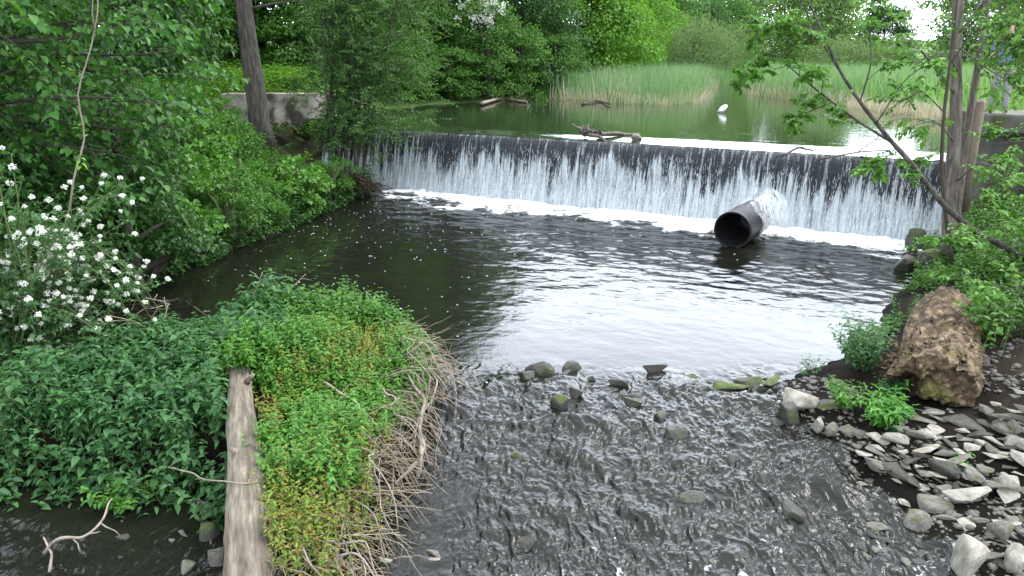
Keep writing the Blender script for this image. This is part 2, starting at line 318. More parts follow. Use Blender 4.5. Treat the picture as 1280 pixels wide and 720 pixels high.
def water_mat(name, body, tint, ripples, foam=True, rough=.03):
    """ripples: list of (scale vec, strength m); body None = clear, tinted water over the bed"""
    m, n, out = newmat(name)
    ge = N_(n, 'ShaderNodeNewGeometry'); P = ge.outputs['Position']
    h = None
    for k, (sc, amp, det) in enumerate(ripples):
        mp = N_(n, 'ShaderNodeMapping'); mp.inputs['Scale'].default_value = sc; mp.inputs['Rotation'].default_value = (0, 0, R(30 * (k % 2 == 0) - 8 * k)); n.links.new(P, mp.inputs['Vector'])
        no = N_(n, 'ShaderNodeTexNoise', Scale=1, Detail=det, Roughness=.6, Distortion=.4); n.links.new(mp.outputs[0], no.inputs['Vector'])
        mu = N_(n, 'ShaderNodeMath', operation='MULTIPLY'); mu.inputs[1].default_value = amp; n.links.new(no.outputs['Fac'], mu.inputs[0])
        if h is None: h = mu.outputs[0]
        else:
            ad = N_(n, 'ShaderNodeMath', operation='ADD'); n.links.new(h, ad.inputs[0]); n.links.new(mu.outputs[0], ad.inputs[1]); h = ad.outputs[0]
    if foam:
        ca_ = N_(n, 'ShaderNodeAttribute', attribute_name='chop'); cm = N_(n, 'ShaderNodeMath', operation='MULTIPLY'); n.links.new(h, cm.inputs[0]); n.links.new(ca_.outputs['Fac'], cm.inputs[1]); h = cm.outputs[0]
    bu = N_(n, 'ShaderNodeBump', Strength=1, Distance=1); n.links.new(h, bu.inputs['Height'])
    fr = N_(n, 'ShaderNodeFresnel', IOR=1.35); n.links.new(bu.outputs[0], fr.inputs['Normal'])
    gl = N_(n, 'ShaderNodeBsdfGlossy', Roughness=rough); gl.inputs['Color'].default_value = (1, 1, 1, 1); n.links.new(bu.outputs[0], gl.inputs['Normal'])
    if body is not None:
        bd = N_(n, 'ShaderNodeBsdfDiffuse'); bd.inputs['Color'].default_value = rgba(body)
        tr = N_(n, 'ShaderNodeBsdfTransparent'); tr.inputs['Color'].default_value = rgba(tint)
        ba = N_(n, 'ShaderNodeMixShader'); ba.inputs[0].default_value = .45; n.links.new(bd.outputs[0], ba.inputs[1]); n.links.new(tr.outputs[0], ba.inputs[2])
    else:
        ba = N_(n, 'ShaderNodeBsdfTransparent'); ba.inputs['Color'].default_value = rgba(tint)
    mx = N_(n, 'ShaderNodeMixShader'); n.links.new(fr.outputs[0], mx.inputs[0]); n.links.new(ba.outputs[0], mx.inputs[1]); n.links.new(gl.outputs[0], mx.inputs[2])
    res = mx.outputs[0]
    if foam:
        at_ = N_(n, 'ShaderNodeAttribute', attribute_name='foam')
        fn = N_(n, 'ShaderNodeTexNoise', Scale=9, Detail=8, Roughness=.75); n.links.new(P, fn.inputs['Vector'])
        ad = N_(n, 'ShaderNodeMath', operation='ADD'); n.links.new(at_.outputs['Fac'], ad.inputs[0]); n.links.new(fn.outputs['Fac'], ad.inputs[1])
        mr = N_(n, 'ShaderNodeMapRange'); mr.inputs['From Min'].default_value = .95; mr.inputs['From Max'].default_value = 1.2; n.links.new(ad.outputs[0], mr.inputs['Value'])
        fd = N_(n, 'ShaderNodeBsdfDiffuse'); fd.inputs['Color'].default_value = (.82, .84, .85, 1)
        b2 = N_(n, 'ShaderNodeBump', Strength=.6, Distance=.04); n.links.new(fn.outputs['Fac'], b2.inputs['Height']); n.links.new(b2.outputs[0], fd.inputs['Normal'])
        m2 = N_(n, 'ShaderNodeMixShader'); n.links.new(mr.outputs['Result'], m2.inputs[0]); n.links.new(res, m2.inputs[1]); n.links.new(fd.outputs[0], m2.inputs[2]); res = m2.outputs[0]
    n.links.new(res, out.inputs[0]); return m
M['pool'] = water_mat('river_water', (.016, .017, .012), (.30, .26, .19), [((7, 7, 7), .012, 3), ((24, 11, 22), .006, 4), ((60, 24, 50), .002, 3)])
M['pond'] = water_mat('pond_water', (.035, .055, .024), (.3, .3, .2), [((1.3, 3.2, 1), .006, 2), ((7, 14, 7), .0008, 2)], foam=False, rough=.02)

def white_water(name, dens=.8):
    m, n, out = newmat(name)
    p = N_(n, 'ShaderNodeBsdfPrincipled', Roughness=.35); p.inputs['Base Color'].default_value = (.8, .83, .86, 1)
    t = N_(n, 'ShaderNodeBsdfTransparent')
    mx = N_(n, 'ShaderNodeMixShader'); mx.inputs[0].default_value = dens
    n.links.new(t.outputs[0], mx.inputs[1]); n.links.new(p.outputs[0], mx.inputs[2]); n.links.new(mx.outputs[0], out.inputs[0]); return m
M['white'] = white_water('aerated_water', .95)
M['spray'] = white_water('spray_water', .7)

def falls_mat():
    m, n, out = newmat('falling_water_film')
    a = N_(n, 'ShaderNodeAttribute', attribute_name='white')
    p1 = N_(n, 'ShaderNodeBsdfPrincipled', Roughness=.18); p1.inputs['Base Color'].default_value = (.016, .021, .026, 1)
    p2 = N_(n, 'ShaderNodeBsdfPrincipled', Roughness=.4); p2.inputs['Base Color'].default_value = (.54, .59, .62, 1)
    ge = N_(n, 'ShaderNodeNewGeometry'); mp = N_(n, 'ShaderNodeMapping'); mp.inputs['Scale'].default_value = (48, 48, 4.5); n.links.new(ge.outputs['Position'], mp.inputs['Vector'])
    no = N_(n, 'ShaderNodeTexNoise', Scale=1, Detail=6, Roughness=.7); n.links.new(mp.outputs[0], no.inputs['Vector'])
    bu = N_(n, 'ShaderNodeBump', Strength=.8, Distance=.05); n.links.new(no.outputs['Fac'], bu.inputs['Height'])
    n.links.new(bu.outputs[0], p1.inputs['Normal']); n.links.new(bu.outputs[0], p2.inputs['Normal'])
    mp2 = N_(n, 'ShaderNodeMapping'); mp2.inputs['Scale'].default_value = (42, 42, 15); n.links.new(ge.outputs['Position'], mp2.inputs['Vector'])
    n2 = N_(n, 'ShaderNodeTexNoise', Scale=1, Detail=4, Roughness=.7); n.links.new(mp2.outputs[0], n2.inputs['Vector'])
    av = N_(n, 'ShaderNodeMath', operation='MULTIPLY_ADD'); av.inputs[1].default_value = 1.3; n.links.new(n2.outputs['Fac'], av.inputs[0])
    a8 = N_(n, 'ShaderNodeMath', operation='MULTIPLY'); a8.inputs[1].default_value = .9; n.links.new(no.outputs['Fac'], a8.inputs[0]); n.links.new(a8.outputs[0], av.inputs[2])
    ad = N_(n, 'ShaderNodeMath', operation='ADD'); n.links.new(a.outputs['Fac'], ad.inputs[0]); n.links.new(av.outputs[0], ad.inputs[1])
    mr = N_(n, 'ShaderNodeMapRange'); mr.inputs['From Min'].default_value = 1.30; mr.inputs['From Max'].default_value = 2.0; n.links.new(ad.outputs[0], mr.inputs['Value'])
    mx = N_(n, 'ShaderNodeMixShader'); n.links.new(mr.outputs['Result'], mx.inputs[0]); n.links.new(p1.outputs[0], mx.inputs[1]); n.links.new(p2.outputs[0], mx.inputs[2])
    n.links.new(mx.outputs[0], out.inputs[0]); return m
M['falls'] = falls_mat()

# ------------------------------------------------------------------ layout of river, weir and pond
C0 = np.array([-3.53, 25.23]); UD = np.array([.866, -.4997]); ND = np.array([-.4997, -.866])
ZP = 1.83
def us(x, y):
    dx, dy = x - C0[0], y - C0[1]
    return dx * UD[0] + dy * UD[1], dx * ND[0] + dy * ND[1]
def uv2xy(u, s): return C0[0] + u * UD[0] + s * ND[0], C0[1] + u * UD[1] + s * ND[1]
LY = np.array([-5, 2, 8, 12, 15.3, 18.3, 22, 24, 26]); LX = np.array([-7.8, -7.5, -7.3, -6.9, -6.25, -5.5, -4.7, -4.4, -4.4])
RY = np.array([-5, 2, 5.2, 6, 7.0, 7.8, 8.7, 9.3, 9.9, 11.5, 13.5, 15.5, 17.2, 20]); RX = np.array([4.1, 4.05, 4.0, 3.95, 3.75, 3.5, 3.1, 3.5, 4.3, 5.7, 7.1, 8.4, 9.2, 9.4])
MOUND = np.array([(-.75, 9.3), (-.95, 8.2), (-1.0, 7.2), (-1.15, 6.3), (-1.25, 5.3), (-1.3, 4), (-2.2, 3.6), (-2.55, 4.6), (-2.7, 6.1), (-3.0, 7.0), (-4.4, 7.0), (-5.6, 7.2), (-5.9, 8.2), (-4.9, 9.6), (-3.6, 10.3), (-2.2, 10.5), (-1.2, 10.2)])
POND = np.array([uv2xy(-3, .3), uv2xy(-3.2, -1), (-6.2, 30), (-5.2, 34), (-3.2, 38.3), (-1.4, 39.7), (.5, 41.5), (2.0, 43.2), (3.6, 41), (5.6, 38), (7.0, 37.2), (8.6, 39), (10.2, 44), (12.0, 51), (15, 61), (18, 66), (18.6, 62), (16, 54), (14.2, 46), (14.4, 41), (14.8, 36), (15.2, 30), (13.5, 24), (11.5, 20), uv2xy(15.6, -1.2), uv2xy(15.6, .3)])
def psdf(x, y, poly):
    """signed distance, negative inside"""
    x, y = np.asarray(x, float), np.asarray(y, float); d = np.full(x.shape, 1e9); ins = np.zeros(x.shape, bool)
    n = len(poly)
    for i in range(n):
        ax, ay = poly[i]; bx, by = poly[(i + 1) % n]; ex, ey = bx - ax, by - ay
        t = np.clip(((x - ax) * ex + (y - ay) * ey) / (ex * ex + ey * ey), 0, 1)
        d = np.minimum(d, np.hypot(x - ax - t * ex, y - ay - t * ey))
        c = ((ay > y) != (by > y)) & (x < ex * (y - ay) / (ey if ey else 1e-9) + ax); ins ^= c
    return np.where(ins, -d, d)
def wlevel(y): return -.42 * sst(9.6, 5.0, y)
def ground_z(x, y):
    x, y = np.asarray(x, float), np.asarray(y, float)
    w = wlevel(y); nz = fbm(x * .9, y * .9, 0, 3, 4)
    sL = np.interp(y, LY, LX) - x; sR = x - np.interp(y, RY, RX)
    hl = np.where(sL > 0, .30 * sst(0, .16, sL) + .95 * sst(0, 2.6, sL) + .8 * sst(2, 7, sL), -.55 * sst(0, -1.2, sL))
    hr = np.where(sR > 0, .06 * sst(0, .2, sR) + (.16 + .5 * sst(9, 13, y)) * sst(0, 1.6, sR) + (.9 + .8 * sst(9, 14, y)) * sst(1.2, 5, sR), -.45 * sst(0, -1.5, sR))
    hl = np.where(hl > 0, hl * (1 - .5 * sst(21.2, 23, y) * sst(-8.4, -7, x)), hl)
    low = w + np.maximum(hl, hr) + .13 * nz * np.where(np.maximum(sL, sR) > 0, 1, .6)
    mo = psdf(x, y, MOUND); mh = .5 + .12 * sst(7, 9, y) - .12 * sst(-2.6, -4.5, x)
    low = np.maximum(low, w - .5 + (mh + .5) * sst(.25, -.55, mo) + .1 * nz)
    po = psdf(x, y, POND)
    wallz = .95 * sst(-5.5, -7.5, x) * sst(24, 28, y)
    up = ZP + np.where(po < 0, -.9 * sst(0, -.8, po), .16 * sst(0, 1.2, po) + .5 * sst(4, 60, po) + wallz + 2.5 * sst(-5, -30, x) * sst(2, 20, po)) + .1 * nz
    up = up + 7 * sst(90, 320, y)
    u, s = us(x, y)
    inweir = sst(-3.6, -2.8, u) * sst(16.4, 15.6, u)
    k_sharp = sst(-.55, -.35, s); k_soft = sst(-2.5, .8, s)
    k = k_sharp * inweir + k_soft * (1 - inweir)
    return up * (1 - k) + low * k

def grid_mesh(X, Y, Z, keep=None):
    n, m = X.shape; idx = np.arange(n * m).reshape(n, m)
    q = np.stack([idx[:-1, :-1], idx[:-1, 1:], idx[1:, 1:], idx[1:, :-1]], -1)
    if keep is not None: q = q[keep]
    return np.stack([X, Y, Z], -1).reshape(-1, 3), q.reshape(-1, 4)

# ground: one sheet, fine near the river, to the horizon
th = np.linspace(R(-62), R(62), 520); rr = np.concatenate([np.geomspace(1.2, 60, 520), np.geomspace(61, 700, 60)])
TH, RR = np.meshgrid(th, rr); GX, GY = RR * np.sin(TH), RR * np.cos(TH) - .5
V, Q = grid_mesh(GX, GY, ground_z(GX, GY))
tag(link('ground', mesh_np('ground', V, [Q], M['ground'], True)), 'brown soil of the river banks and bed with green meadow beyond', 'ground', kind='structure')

# lower water: pool and riffle, real waves
th = np.linspace(R(-44), R(38), 860); rr = np.concatenate([np.geomspace(3.6, 10.5, 720), np.geomspace(10.53, 30, 420)])
TH, RR = np.meshgrid(th, rr); X, Y = RR * np.sin(TH), RR * np.cos(TH)
G = ground_z(X, Y); u, s = us(X, Y)
rif = sst(10.2, 8.9, Y + .35 * fbm(X * .8, 3.1, 0, 5)) ; near = sst(9, 1.0, s)
# mild waves: crests running parallel to the weir, dying out downstream
wv = (.034 * fbm(u * 1.2, s * 2.0, 0, 11, 4) + .026 * fbm(u * 2.8 + 9, s * 4.6, 0, 14, 3) + .007 * fbm(u * 8, s * 11, 0, 16, 2) + .003 * np.sin(s * 8 + 5 * fbm(u * .5, s * .5, 0, 4))) * (.24 + .55 * near) * (1 - .75 * rif)
wv = wv * (1 - .5 * sst(13, 10.5, Y))
# riffle: braided, elongated ripples running towards the camera over stones
fx = X + .25 * fbm(X * .7, Y * .7, 0, 31)
wx = fx + .12 * fbm(fx * 2.2, Y * 2.2, 0, 33, 3); wy = Y + .12 * fbm(fx * 2.2 + 7, Y * 2.2, 0, 34, 3)
r1 = 1 - np.abs(fbm(wx * 6.0, wy * 2.6, 0, 21, 4)) * 2.4
r2 = 1 - np.abs(fbm(wx * 12 + 1.5 * r1, wy * 4.5, 0, 22, 3)) * 2.2
r3 = fbm(wx * 28, wy * 10, 0, 23, 2)
hump = np.maximum(0, fbm(X * 1.5 + 5, Y * 1.8, 0, 25, 2) - .05) * .17 + np.maximum(0, fbm(X * 3.5 + 5, Y * 3.8, 0, 27, 2)) * .05
wr = rif * (.020 * r1 + .024 * r2 + .015 * r3 + hump - .05)
calm = np.maximum(sst(.2, -.9, X) * sst(8.4, 6.8, Y), sst(-1.2, -1.8, X))
Zw = wlevel(Y) + wv + wr * (1 - .85 * calm)
chop = np.maximum(.22 + .3 * near, rif * 1.0) * (1 - .92 * calm)
foamv = (sst(2.9, .8, s - .03 * u + 1.3 * fbm(u * .9, s * 1.6, 0, 41, 4)) * .78 + .30 * fbm(u * 5, s * 7, 0, 43, 3) + .55 * sst(.08, .4, fbm(u * .9, s * .6, 0, 47, 4)) * sst(4.5, 1.5, s)) * sst(-.6, .4, s) * sst(-.6, .6, u) * sst(4.8, 2.0, s)
foamv = np.maximum(foamv * .95, .70 * rif * sst(.48, .80, r2 * .5 + .3 * r1 + 1.2 * hump) * (.5 + .5 * sst(8.8, 6.0, Y)) * (1 - calm) * (.4 + .6 * sst(7.5, 5, Y)))
Zw = Zw + .09 * np.clip(foamv, 0, 1) * near * (fbm(u * 4, s * 4, 0, 45, 4) + .2) * sst(3, 1.5, s)
keep = ((G < Zw + .12) & (s > -.1) )[:-1, :-1]
V, Q = grid_mesh(X, Y, Zw, keep)
me = mesh_np('river_water', V, [Q], M['pool'], True)
at_ = me.attributes.new('foam', 'FLOAT', 'POINT'); at_.data.foreach_set('value', foamv.ravel().astype(np.float32))
at2 = me.attributes.new('chop', 'FLOAT', 'POINT'); at2.data.foreach_set('value', chop.ravel().astype(np.float32))
tag(link('river_water', me), 'dark rippled river pool breaking into a stony riffle', 'water', kind='structure')
def water_z(x, y): return float(wlevel(y))

# upper pond, dipping over the crest
sg = np.concatenate([-np.geomspace(62, 1.2, 160), np.linspace(-1.15, .03, 34)]); ug = np.linspace(-14, 60, 420)
S, U = np.meshgrid(sg, ug, indexing='ij'); X, Y = uv2xy(U, S)
Zp = ZP - .085 * sst(-1.1, .05, S) ** 1.0 + .004 * fbm(U * 2, S * 2, 0, 51) * sst(-6, 0, S)
G = ground_z(X, Y)
keep = ((G < Zp + .1) & ((S < -1.5) | ((U > -3.1) & (U < 15.75))))[:-1, :-1]
V, Q = grid_mesh(X, Y, Zp, keep)
tag(link('pond_water', mesh_np('pond_water', V, [Q[:, ::-1]], M['pond'], True)), 'still green mirror of the pond above the weir', 'water', kind='structure')

# weir body and its falling water
weir = thing('weir', 'long low dark weir with a white curtain of water, spanning the river', 'weir', (*uv2xy(6, 0), 0))
wl = np.array(weir.location)
prof = np.array([(-.9, -.8), (-.9, 1.62), (-.06, 1.62), (.03, 1.5), (.12, .9), (.24, .3), (.36, -.8)])
b = Buf(); un = np.linspace(-3.3, 15.9, 60); pts = []
for uu in un:
    for (s_, z_) in prof: x, y = uv2xy(uu, s_); pts.append((x - wl[0], y - wl[1], z_ - wl[2]))
k = len(prof); q = []
for i in range(len(un) - 1):
    for j in range(k): q.append((i * k + j, i * k + (j + 1) % k, (i + 1) * k + (j + 1) % k, (i + 1) * k + j))
b.add(pts, q); e = (len(un) - 1) * k
for j in range(1, k - 1): b.add([pts[0], pts[j], pts[j + 1], pts[e], pts[e + j], pts[e + j + 1]], None, [(0, 2, 1), (3, 4, 5)])
b.build('weir_wall', M['weir_face'], weir, smooth=False)
fs = np.array([.0, .06, .12, .17, .22, .27, .33, .40, .48, .55]); fz = np.array([1.755, 1.70, 1.58, 1.42, 1.2, .95, .68, .4, .12, -.15])
tt = np.linspace(0, 1, 90); un = np.linspace(-3.05, 15.7, 1900)
Fs = np.interp(tt, np.linspace(0, 1, 10), fs); Fz = np.interp(tt, np.linspace(0, 1, 10), fz)
TT, UU = np.meshgrid(tt, un, indexing='ij')
st_ = fbm(UU * 9, TT * 2.2, 0, 61, 4); st2 = fbm(UU * 2.2, TT * .8, 0, 65, 3); st3 = fbm(UU * 24, TT * 3.5, 0, 69, 3)
D = (.05 * st_ + .04 * st2 + .04 * st3) * (.35 + .65 * sst(.0, .5, TT)) * sst(0, .03, TT) + .02
X, Y = uv2xy(UU, Fs[:, None] + D); Zf = Fz[:, None] + 0 * UU
V, Q = grid_mesh(X - wl[0], Y - wl[1], Zf - wl[2])
st4 = fbm(UU * 42, TT * 6, 0, 73, 2)
edge = TT + .20 * st_ + .32 * st2 + .14 * st3 + .10 * st4
wh = sst(.40, .66, edge) * (.66 + .10 * st_ + .16 * st3 + .20 * st4) + .42 * sst(.0, .5, st3 + .5 * st_ + .4 * st4) * sst(.0, .04, TT) * (1 - .6 * sst(.36, .62, edge)) + .05 + .12 * sst(.6, 1, TT)
me = mesh_np('falling_water', V, [Q], M['falls'], True)
a_ = me.attributes.new('white', 'FLOAT', 'POINT'); a_.data.foreach_set('value', wh.ravel().astype(np.float32))
link('falling_water', me, weir)
# white strands and drops thrown off the face
def strands(n, ufun, t0, t1, off, ln, wd, mat, name, parent):
    t = t0 + (t1 - t0) * rng.uniform(0, 1, n) ** .6; uu = ufun(n); l = rng.uniform(*ln, n) * (.4 + t); w = rng.uniform(*wd, n)
    tz = np.interp(t, np.linspace(0, 1, 10), fz); ts = np.interp(t, np.linspace(0, 1, 10), fs) + rng.uniform(off[0], off[1], n) * t + .03
    ts2 = np.interp(np.clip(t + l / 1.8, 0, 1), np.linspace(0, 1, 10), fs) + (ts - np.interp(t, np.linspace(0, 1, 10), fs))
    x, y = uv2xy(uu, ts); x2, y2 = uv2xy(uu + rng.normal(0, .015, n), ts2)
    a = np.stack([x, y, tz], -1); c = np.stack([x2, y2, np.maximum(tz - l, -.05)], -1); mid = a * .4 + c * .6
    ux = np.array([UD[0], UD[1], 0]) * w[:, None]; nd = np.array([ND[0], ND[1], 0]) * w[:, None]
    V = np.stack([a, mid + ux, mid + nd, mid - ux, c], 1).reshape(-1, 3) - wl
    o = (np.arange(n) * 5)[:, None, None]
    F = (np.array([[0, 1, 2], [0, 2, 3], [4, 2, 1], [4, 3, 2]])[None] + o).reshape(-1, 3)
    return link(name, mesh_np(name, V, [F], mat), parent)
gaps = lambda n: (lambda c: c[(fbm(c * 2.5, 1.3, 0, 71, 3) + rng.uniform(-.35, .35, len(c))) > -.05][:n])(rng.uniform(-3, 15.65, n * 4))
o = strands(6000, gaps, .25, .98, (-.03, .12), (.05, .26), (.0018, .0045), M['white'], 'water_strands', weir); o['kind'] = 'stuff'

# ------------------------------------------------------------------ foam flecks on the pool
n = 2600
fx = rng.uniform(-6, 8.5, n); fy = rng.uniform(11, 24.5, n); u, s = us(fx, fy)
ok = (s > .9) & (s < 11) & (ground_z(fx, fy) < -.12) & (rng.uniform(0, 1, n) < np.exp(-s * .22) * 1.2 * sst(7, -2, fx) + .05 * sst(6, -3, fx)) 
fx, fy = fx[ok], fy[ok]; b = Buf()
for x, y in zip(fx, fy):
    k = 6; r0 = rng.uniform(.004, .013); a = np.linspace(0, 2 * np.pi, k, endpoint=False); rad = r0 * rng.uniform(.5, 1.3, k); el = rng.uniform(1, 2.5)
    V = np.vstack([np.stack([x + el * rad * np.cos(a), y + rad * np.sin(a), np.full(k, .004)], -1), [(x, y, .006 + r0 * .4)]])
    b.add(V, None, [(i, (i + 1) % k, k) for i in range(k)])
tag(b.build('foam', M['white']), 'white foam flecks drifting across the dark pool', 'foam', kind='stuff')

# ------------------------------------------------------------------ branch growth
def path(p0, p1, n=8, sag=0, wob=.05, seed=0):
    t = np.linspace(0, 1, n)[:, None]; p0, p1 = np.asarray(p0, float), np.asarray(p1, float); Lg = np.linalg.norm(p1 - p0)
    P = p0 + (p1 - p0) * t
    for a in range(3): P[:, a] += wob * Lg * (vn(t[:, 0] * 3 + seed * 1.37, a * 5.1 + seed, 0, 90) * np.sin(np.pi * t[:, 0]))
    P[:, 2] += sag * Lg * np.sin(np.pi * t[:, 0])
    return P
def spray(leaves, P, n, Ln, flat=.35, droop=.3, start=.15, ang=1.0):
    """alternate leaves in a flat spray along path P"""
    t = np.linspace(start, 1, n); seg = np.linspace(0, 1, len(P))
    pos = np.stack([np.interp(t, seg, P[:, a]) for a in range(3)], -1)
    d = unit(np.stack([np.interp(t, seg, np.gradient(P[:, a])) for a in range(3)], -1))
    up = np.array([0, 0, 1.]); side = unit(np.cross(d, up) + 1e-3)
    sg_ = np.where(np.arange(n) % 2 == 0, 1, -1)[:, None]
    D = unit(d * (1 - .5 * ang) + side * sg_ * ang + rng.normal(0, .25, (n, 3)) - up * droop)
    N = unit(up + rng.normal(0, flat, (n, 3)))
    leaves.add(pos, D, N, Ln * rng.uniform(.6, 1.15, n))
def branchy(tubes, leaves, P, r0, r1, nsub, sublen, leafn, Ln, nsub2=5, outward=None, k=5, up=.1, start=.2, droop=.3):
    """limb along P with side branches, each with leafy twigs"""
    n = len(P); tubes.tube(P, np.linspace(r0, r1, n), k)
    d0 = unit(P[-1] - P[0])
    for i in range(nsub):
        t = start + (1 - start) * (i + rng.uniform(0, 1)) / nsub; f = t * (n - 1); j = min(int(f), n - 2); p = P[j] + (P[j + 1] - P[j]) * (f - j)
        dd = unit(P[j + 1] - P[j]); v = unit(rng.normal(0, 1, 3) * [1, 1, .5]); v = unit(v - dd * v.dot(dd))
        q = unit(dd * .7 + v * .9 + np.array([0, 0, up])); ln = sublen * rng.uniform(.55, 1.2) * (1.15 - .5 * t)
        B = path(p, p + q * ln, 6, .05, .08, rng.integers(999)); rb = (r0 + (r1 - r0) * t) * .5
        tubes.tube(B, np.linspace(rb, .004, 6), 4)
        for h in range(nsub2):
            tt = .2 + .8 * (h + rng.uniform(0, 1)) / nsub2; f2 = tt * 5; j2 = min(int(f2), 4); p2 = B[j2] + (B[j2 + 1] - B[j2]) * (f2 - j2)
            v = unit(rng.normal(0, 1, 3) * [1, 1, .4]); q2 = unit(unit(B[j2 + 1] - B[j2]) * .6 + v * .8 + np.array([0, 0, up - .1]))
            l2 = sublen * .42 * rng.uniform(.6, 1.2); tw = path(p2, p2 + q2 * l2, 4, .04, .06, rng.integers(999))
            tubes.tube(tw, np.linspace(.005, .002, 4), 3, cap=False)
            spray(leaves, tw, leafn, Ln, droop=droop)
        spray(leaves, B[3:], max(2, leafn // 2), Ln, droop=droop)
def make_tree(name, label, cat, loc, H, Rc, z0, nl, nclump, nleaf, Ln, lm, bm, seed, group=None, top=.9, tr=.22, aspect=.62, lean=(0, 0), cl=.5):
    """trunk with limbs reaching to leaf clumps; crown = many small leaves"""
    global rng
    keep = rng; rng = np.random.default_rng(seed)
    root = thing(name, label, cat, loc, group)
    tb = Buf(); lv = Leaves(); lean = np.array([lean[0], lean[1], 0])
    TP = path((0, 0, -.3), np.array([0, 0, H * top]) + lean, 12, 0, .03, seed); tb.tube(TP, np.linspace(tr, tr * .15, 12) * np.where(np.arange(12) == 0, 1.35, 1), 9, .12, seed)
    for i in range(nclump):
        t = (i + rng.uniform(0, 1)) / nclump; hz = z0 + (H - z0) * (t ** .9)
        pr = Rc * math.sqrt(max(.04, 1 - ((t - .42) / .62) ** 2)) * (1 + .25 * vn(math.cos(i * 2.4) * 1.3, hz * .5, 0, seed))
        az = i * 2.39996 + rng.normal(0, .3); rad = pr * rng.uniform(.35, 1.0) ** .6
        c = np.array([math.cos(az) * rad, math.sin(az) * rad, hz + rng.normal(0, .25)]) + lean * (hz / H)
        if i % max(1, nclump // nl) == 0:
            hb = max(z0 * .5, hz - rad * .7) ; f = np.clip(hb / (H * top), 0, .95) * 11; p = TP[int(f)]
            tb.tube(path(p, c, 6, .06, .06, seed + i), np.linspace(tr * .35, .012, 6), 5)
        k = int(nleaf / nclump * rng.uniform(.5, 1.5)); cr = Rc * cl * rng.uniform(.55, 1.1)
        g = rng.normal(0, 1, (k, 3)); g = unit(g) * (rng.uniform(0, 1, (k, 1)) ** .45) * np.array([cr, cr, cr * .55])
        g[:, 2] -= .25 * (g[:, 0] ** 2 + g[:, 1] ** 2) / cr
        D = unit(g * [1, 1, .4] + rng.normal(0, .5, (k, 3)) * cr - np.array([0, 0, .35 * cr])); Nn = unit(np.array([0, 0, 1.]) + .7 * unit(g) + rng.normal(0, .45, (k, 3)))
        lv.add(c + g, D, Nn, Ln * rng.uniform(.6, 1.2, k))
    tb.build('trunk', bm, root)
    lv.build('crown', lm, root, aspect=aspect)
    rng = keep
    return root

# ------------------------------------------------------------------ trees and shrubs upstream
def gpos(x, y): return (x, y, float(ground_z(x, y)))
far = 'trees beyond the pond'
A = make_tree('broadleaf_tree', 'dark green tree behind the white blossom at the left pond shore', 'tree', gpos(.6, 46.5), 6.8, 3.1, .6, 12, 80, 24000, .2, M['leaf_dark'], M['bark_dark'], 101, far)
Bt = make_tree('broadleaf_tree', 'sunny yellow-green tree just left of the reed bed', 'tree', gpos(5.5, 56), 8.4, 3.8, 1.0, 12, 80, 24000, .24, M['leaf_bright'], M['bark'], 102, far)
Ct = make_tree('broadleaf_tree', 'mid green tree standing between dark tree and sunny tree', 'tree', gpos(3.2, 60), 8.6, 3.8, 1.4, 10, 80, 22000, .24, M['leaf_mid'], M['bark_dark'], 103, far)
Dt = make_tree('broadleaf_tree', 'pale hazy tree far across the meadow, rounded crown', 'tree', gpos(38, 105), 12.5, 5.5, 1, 8, 80, 18000, .4, M['leaf_hazed'], M['bark'], 104, far)
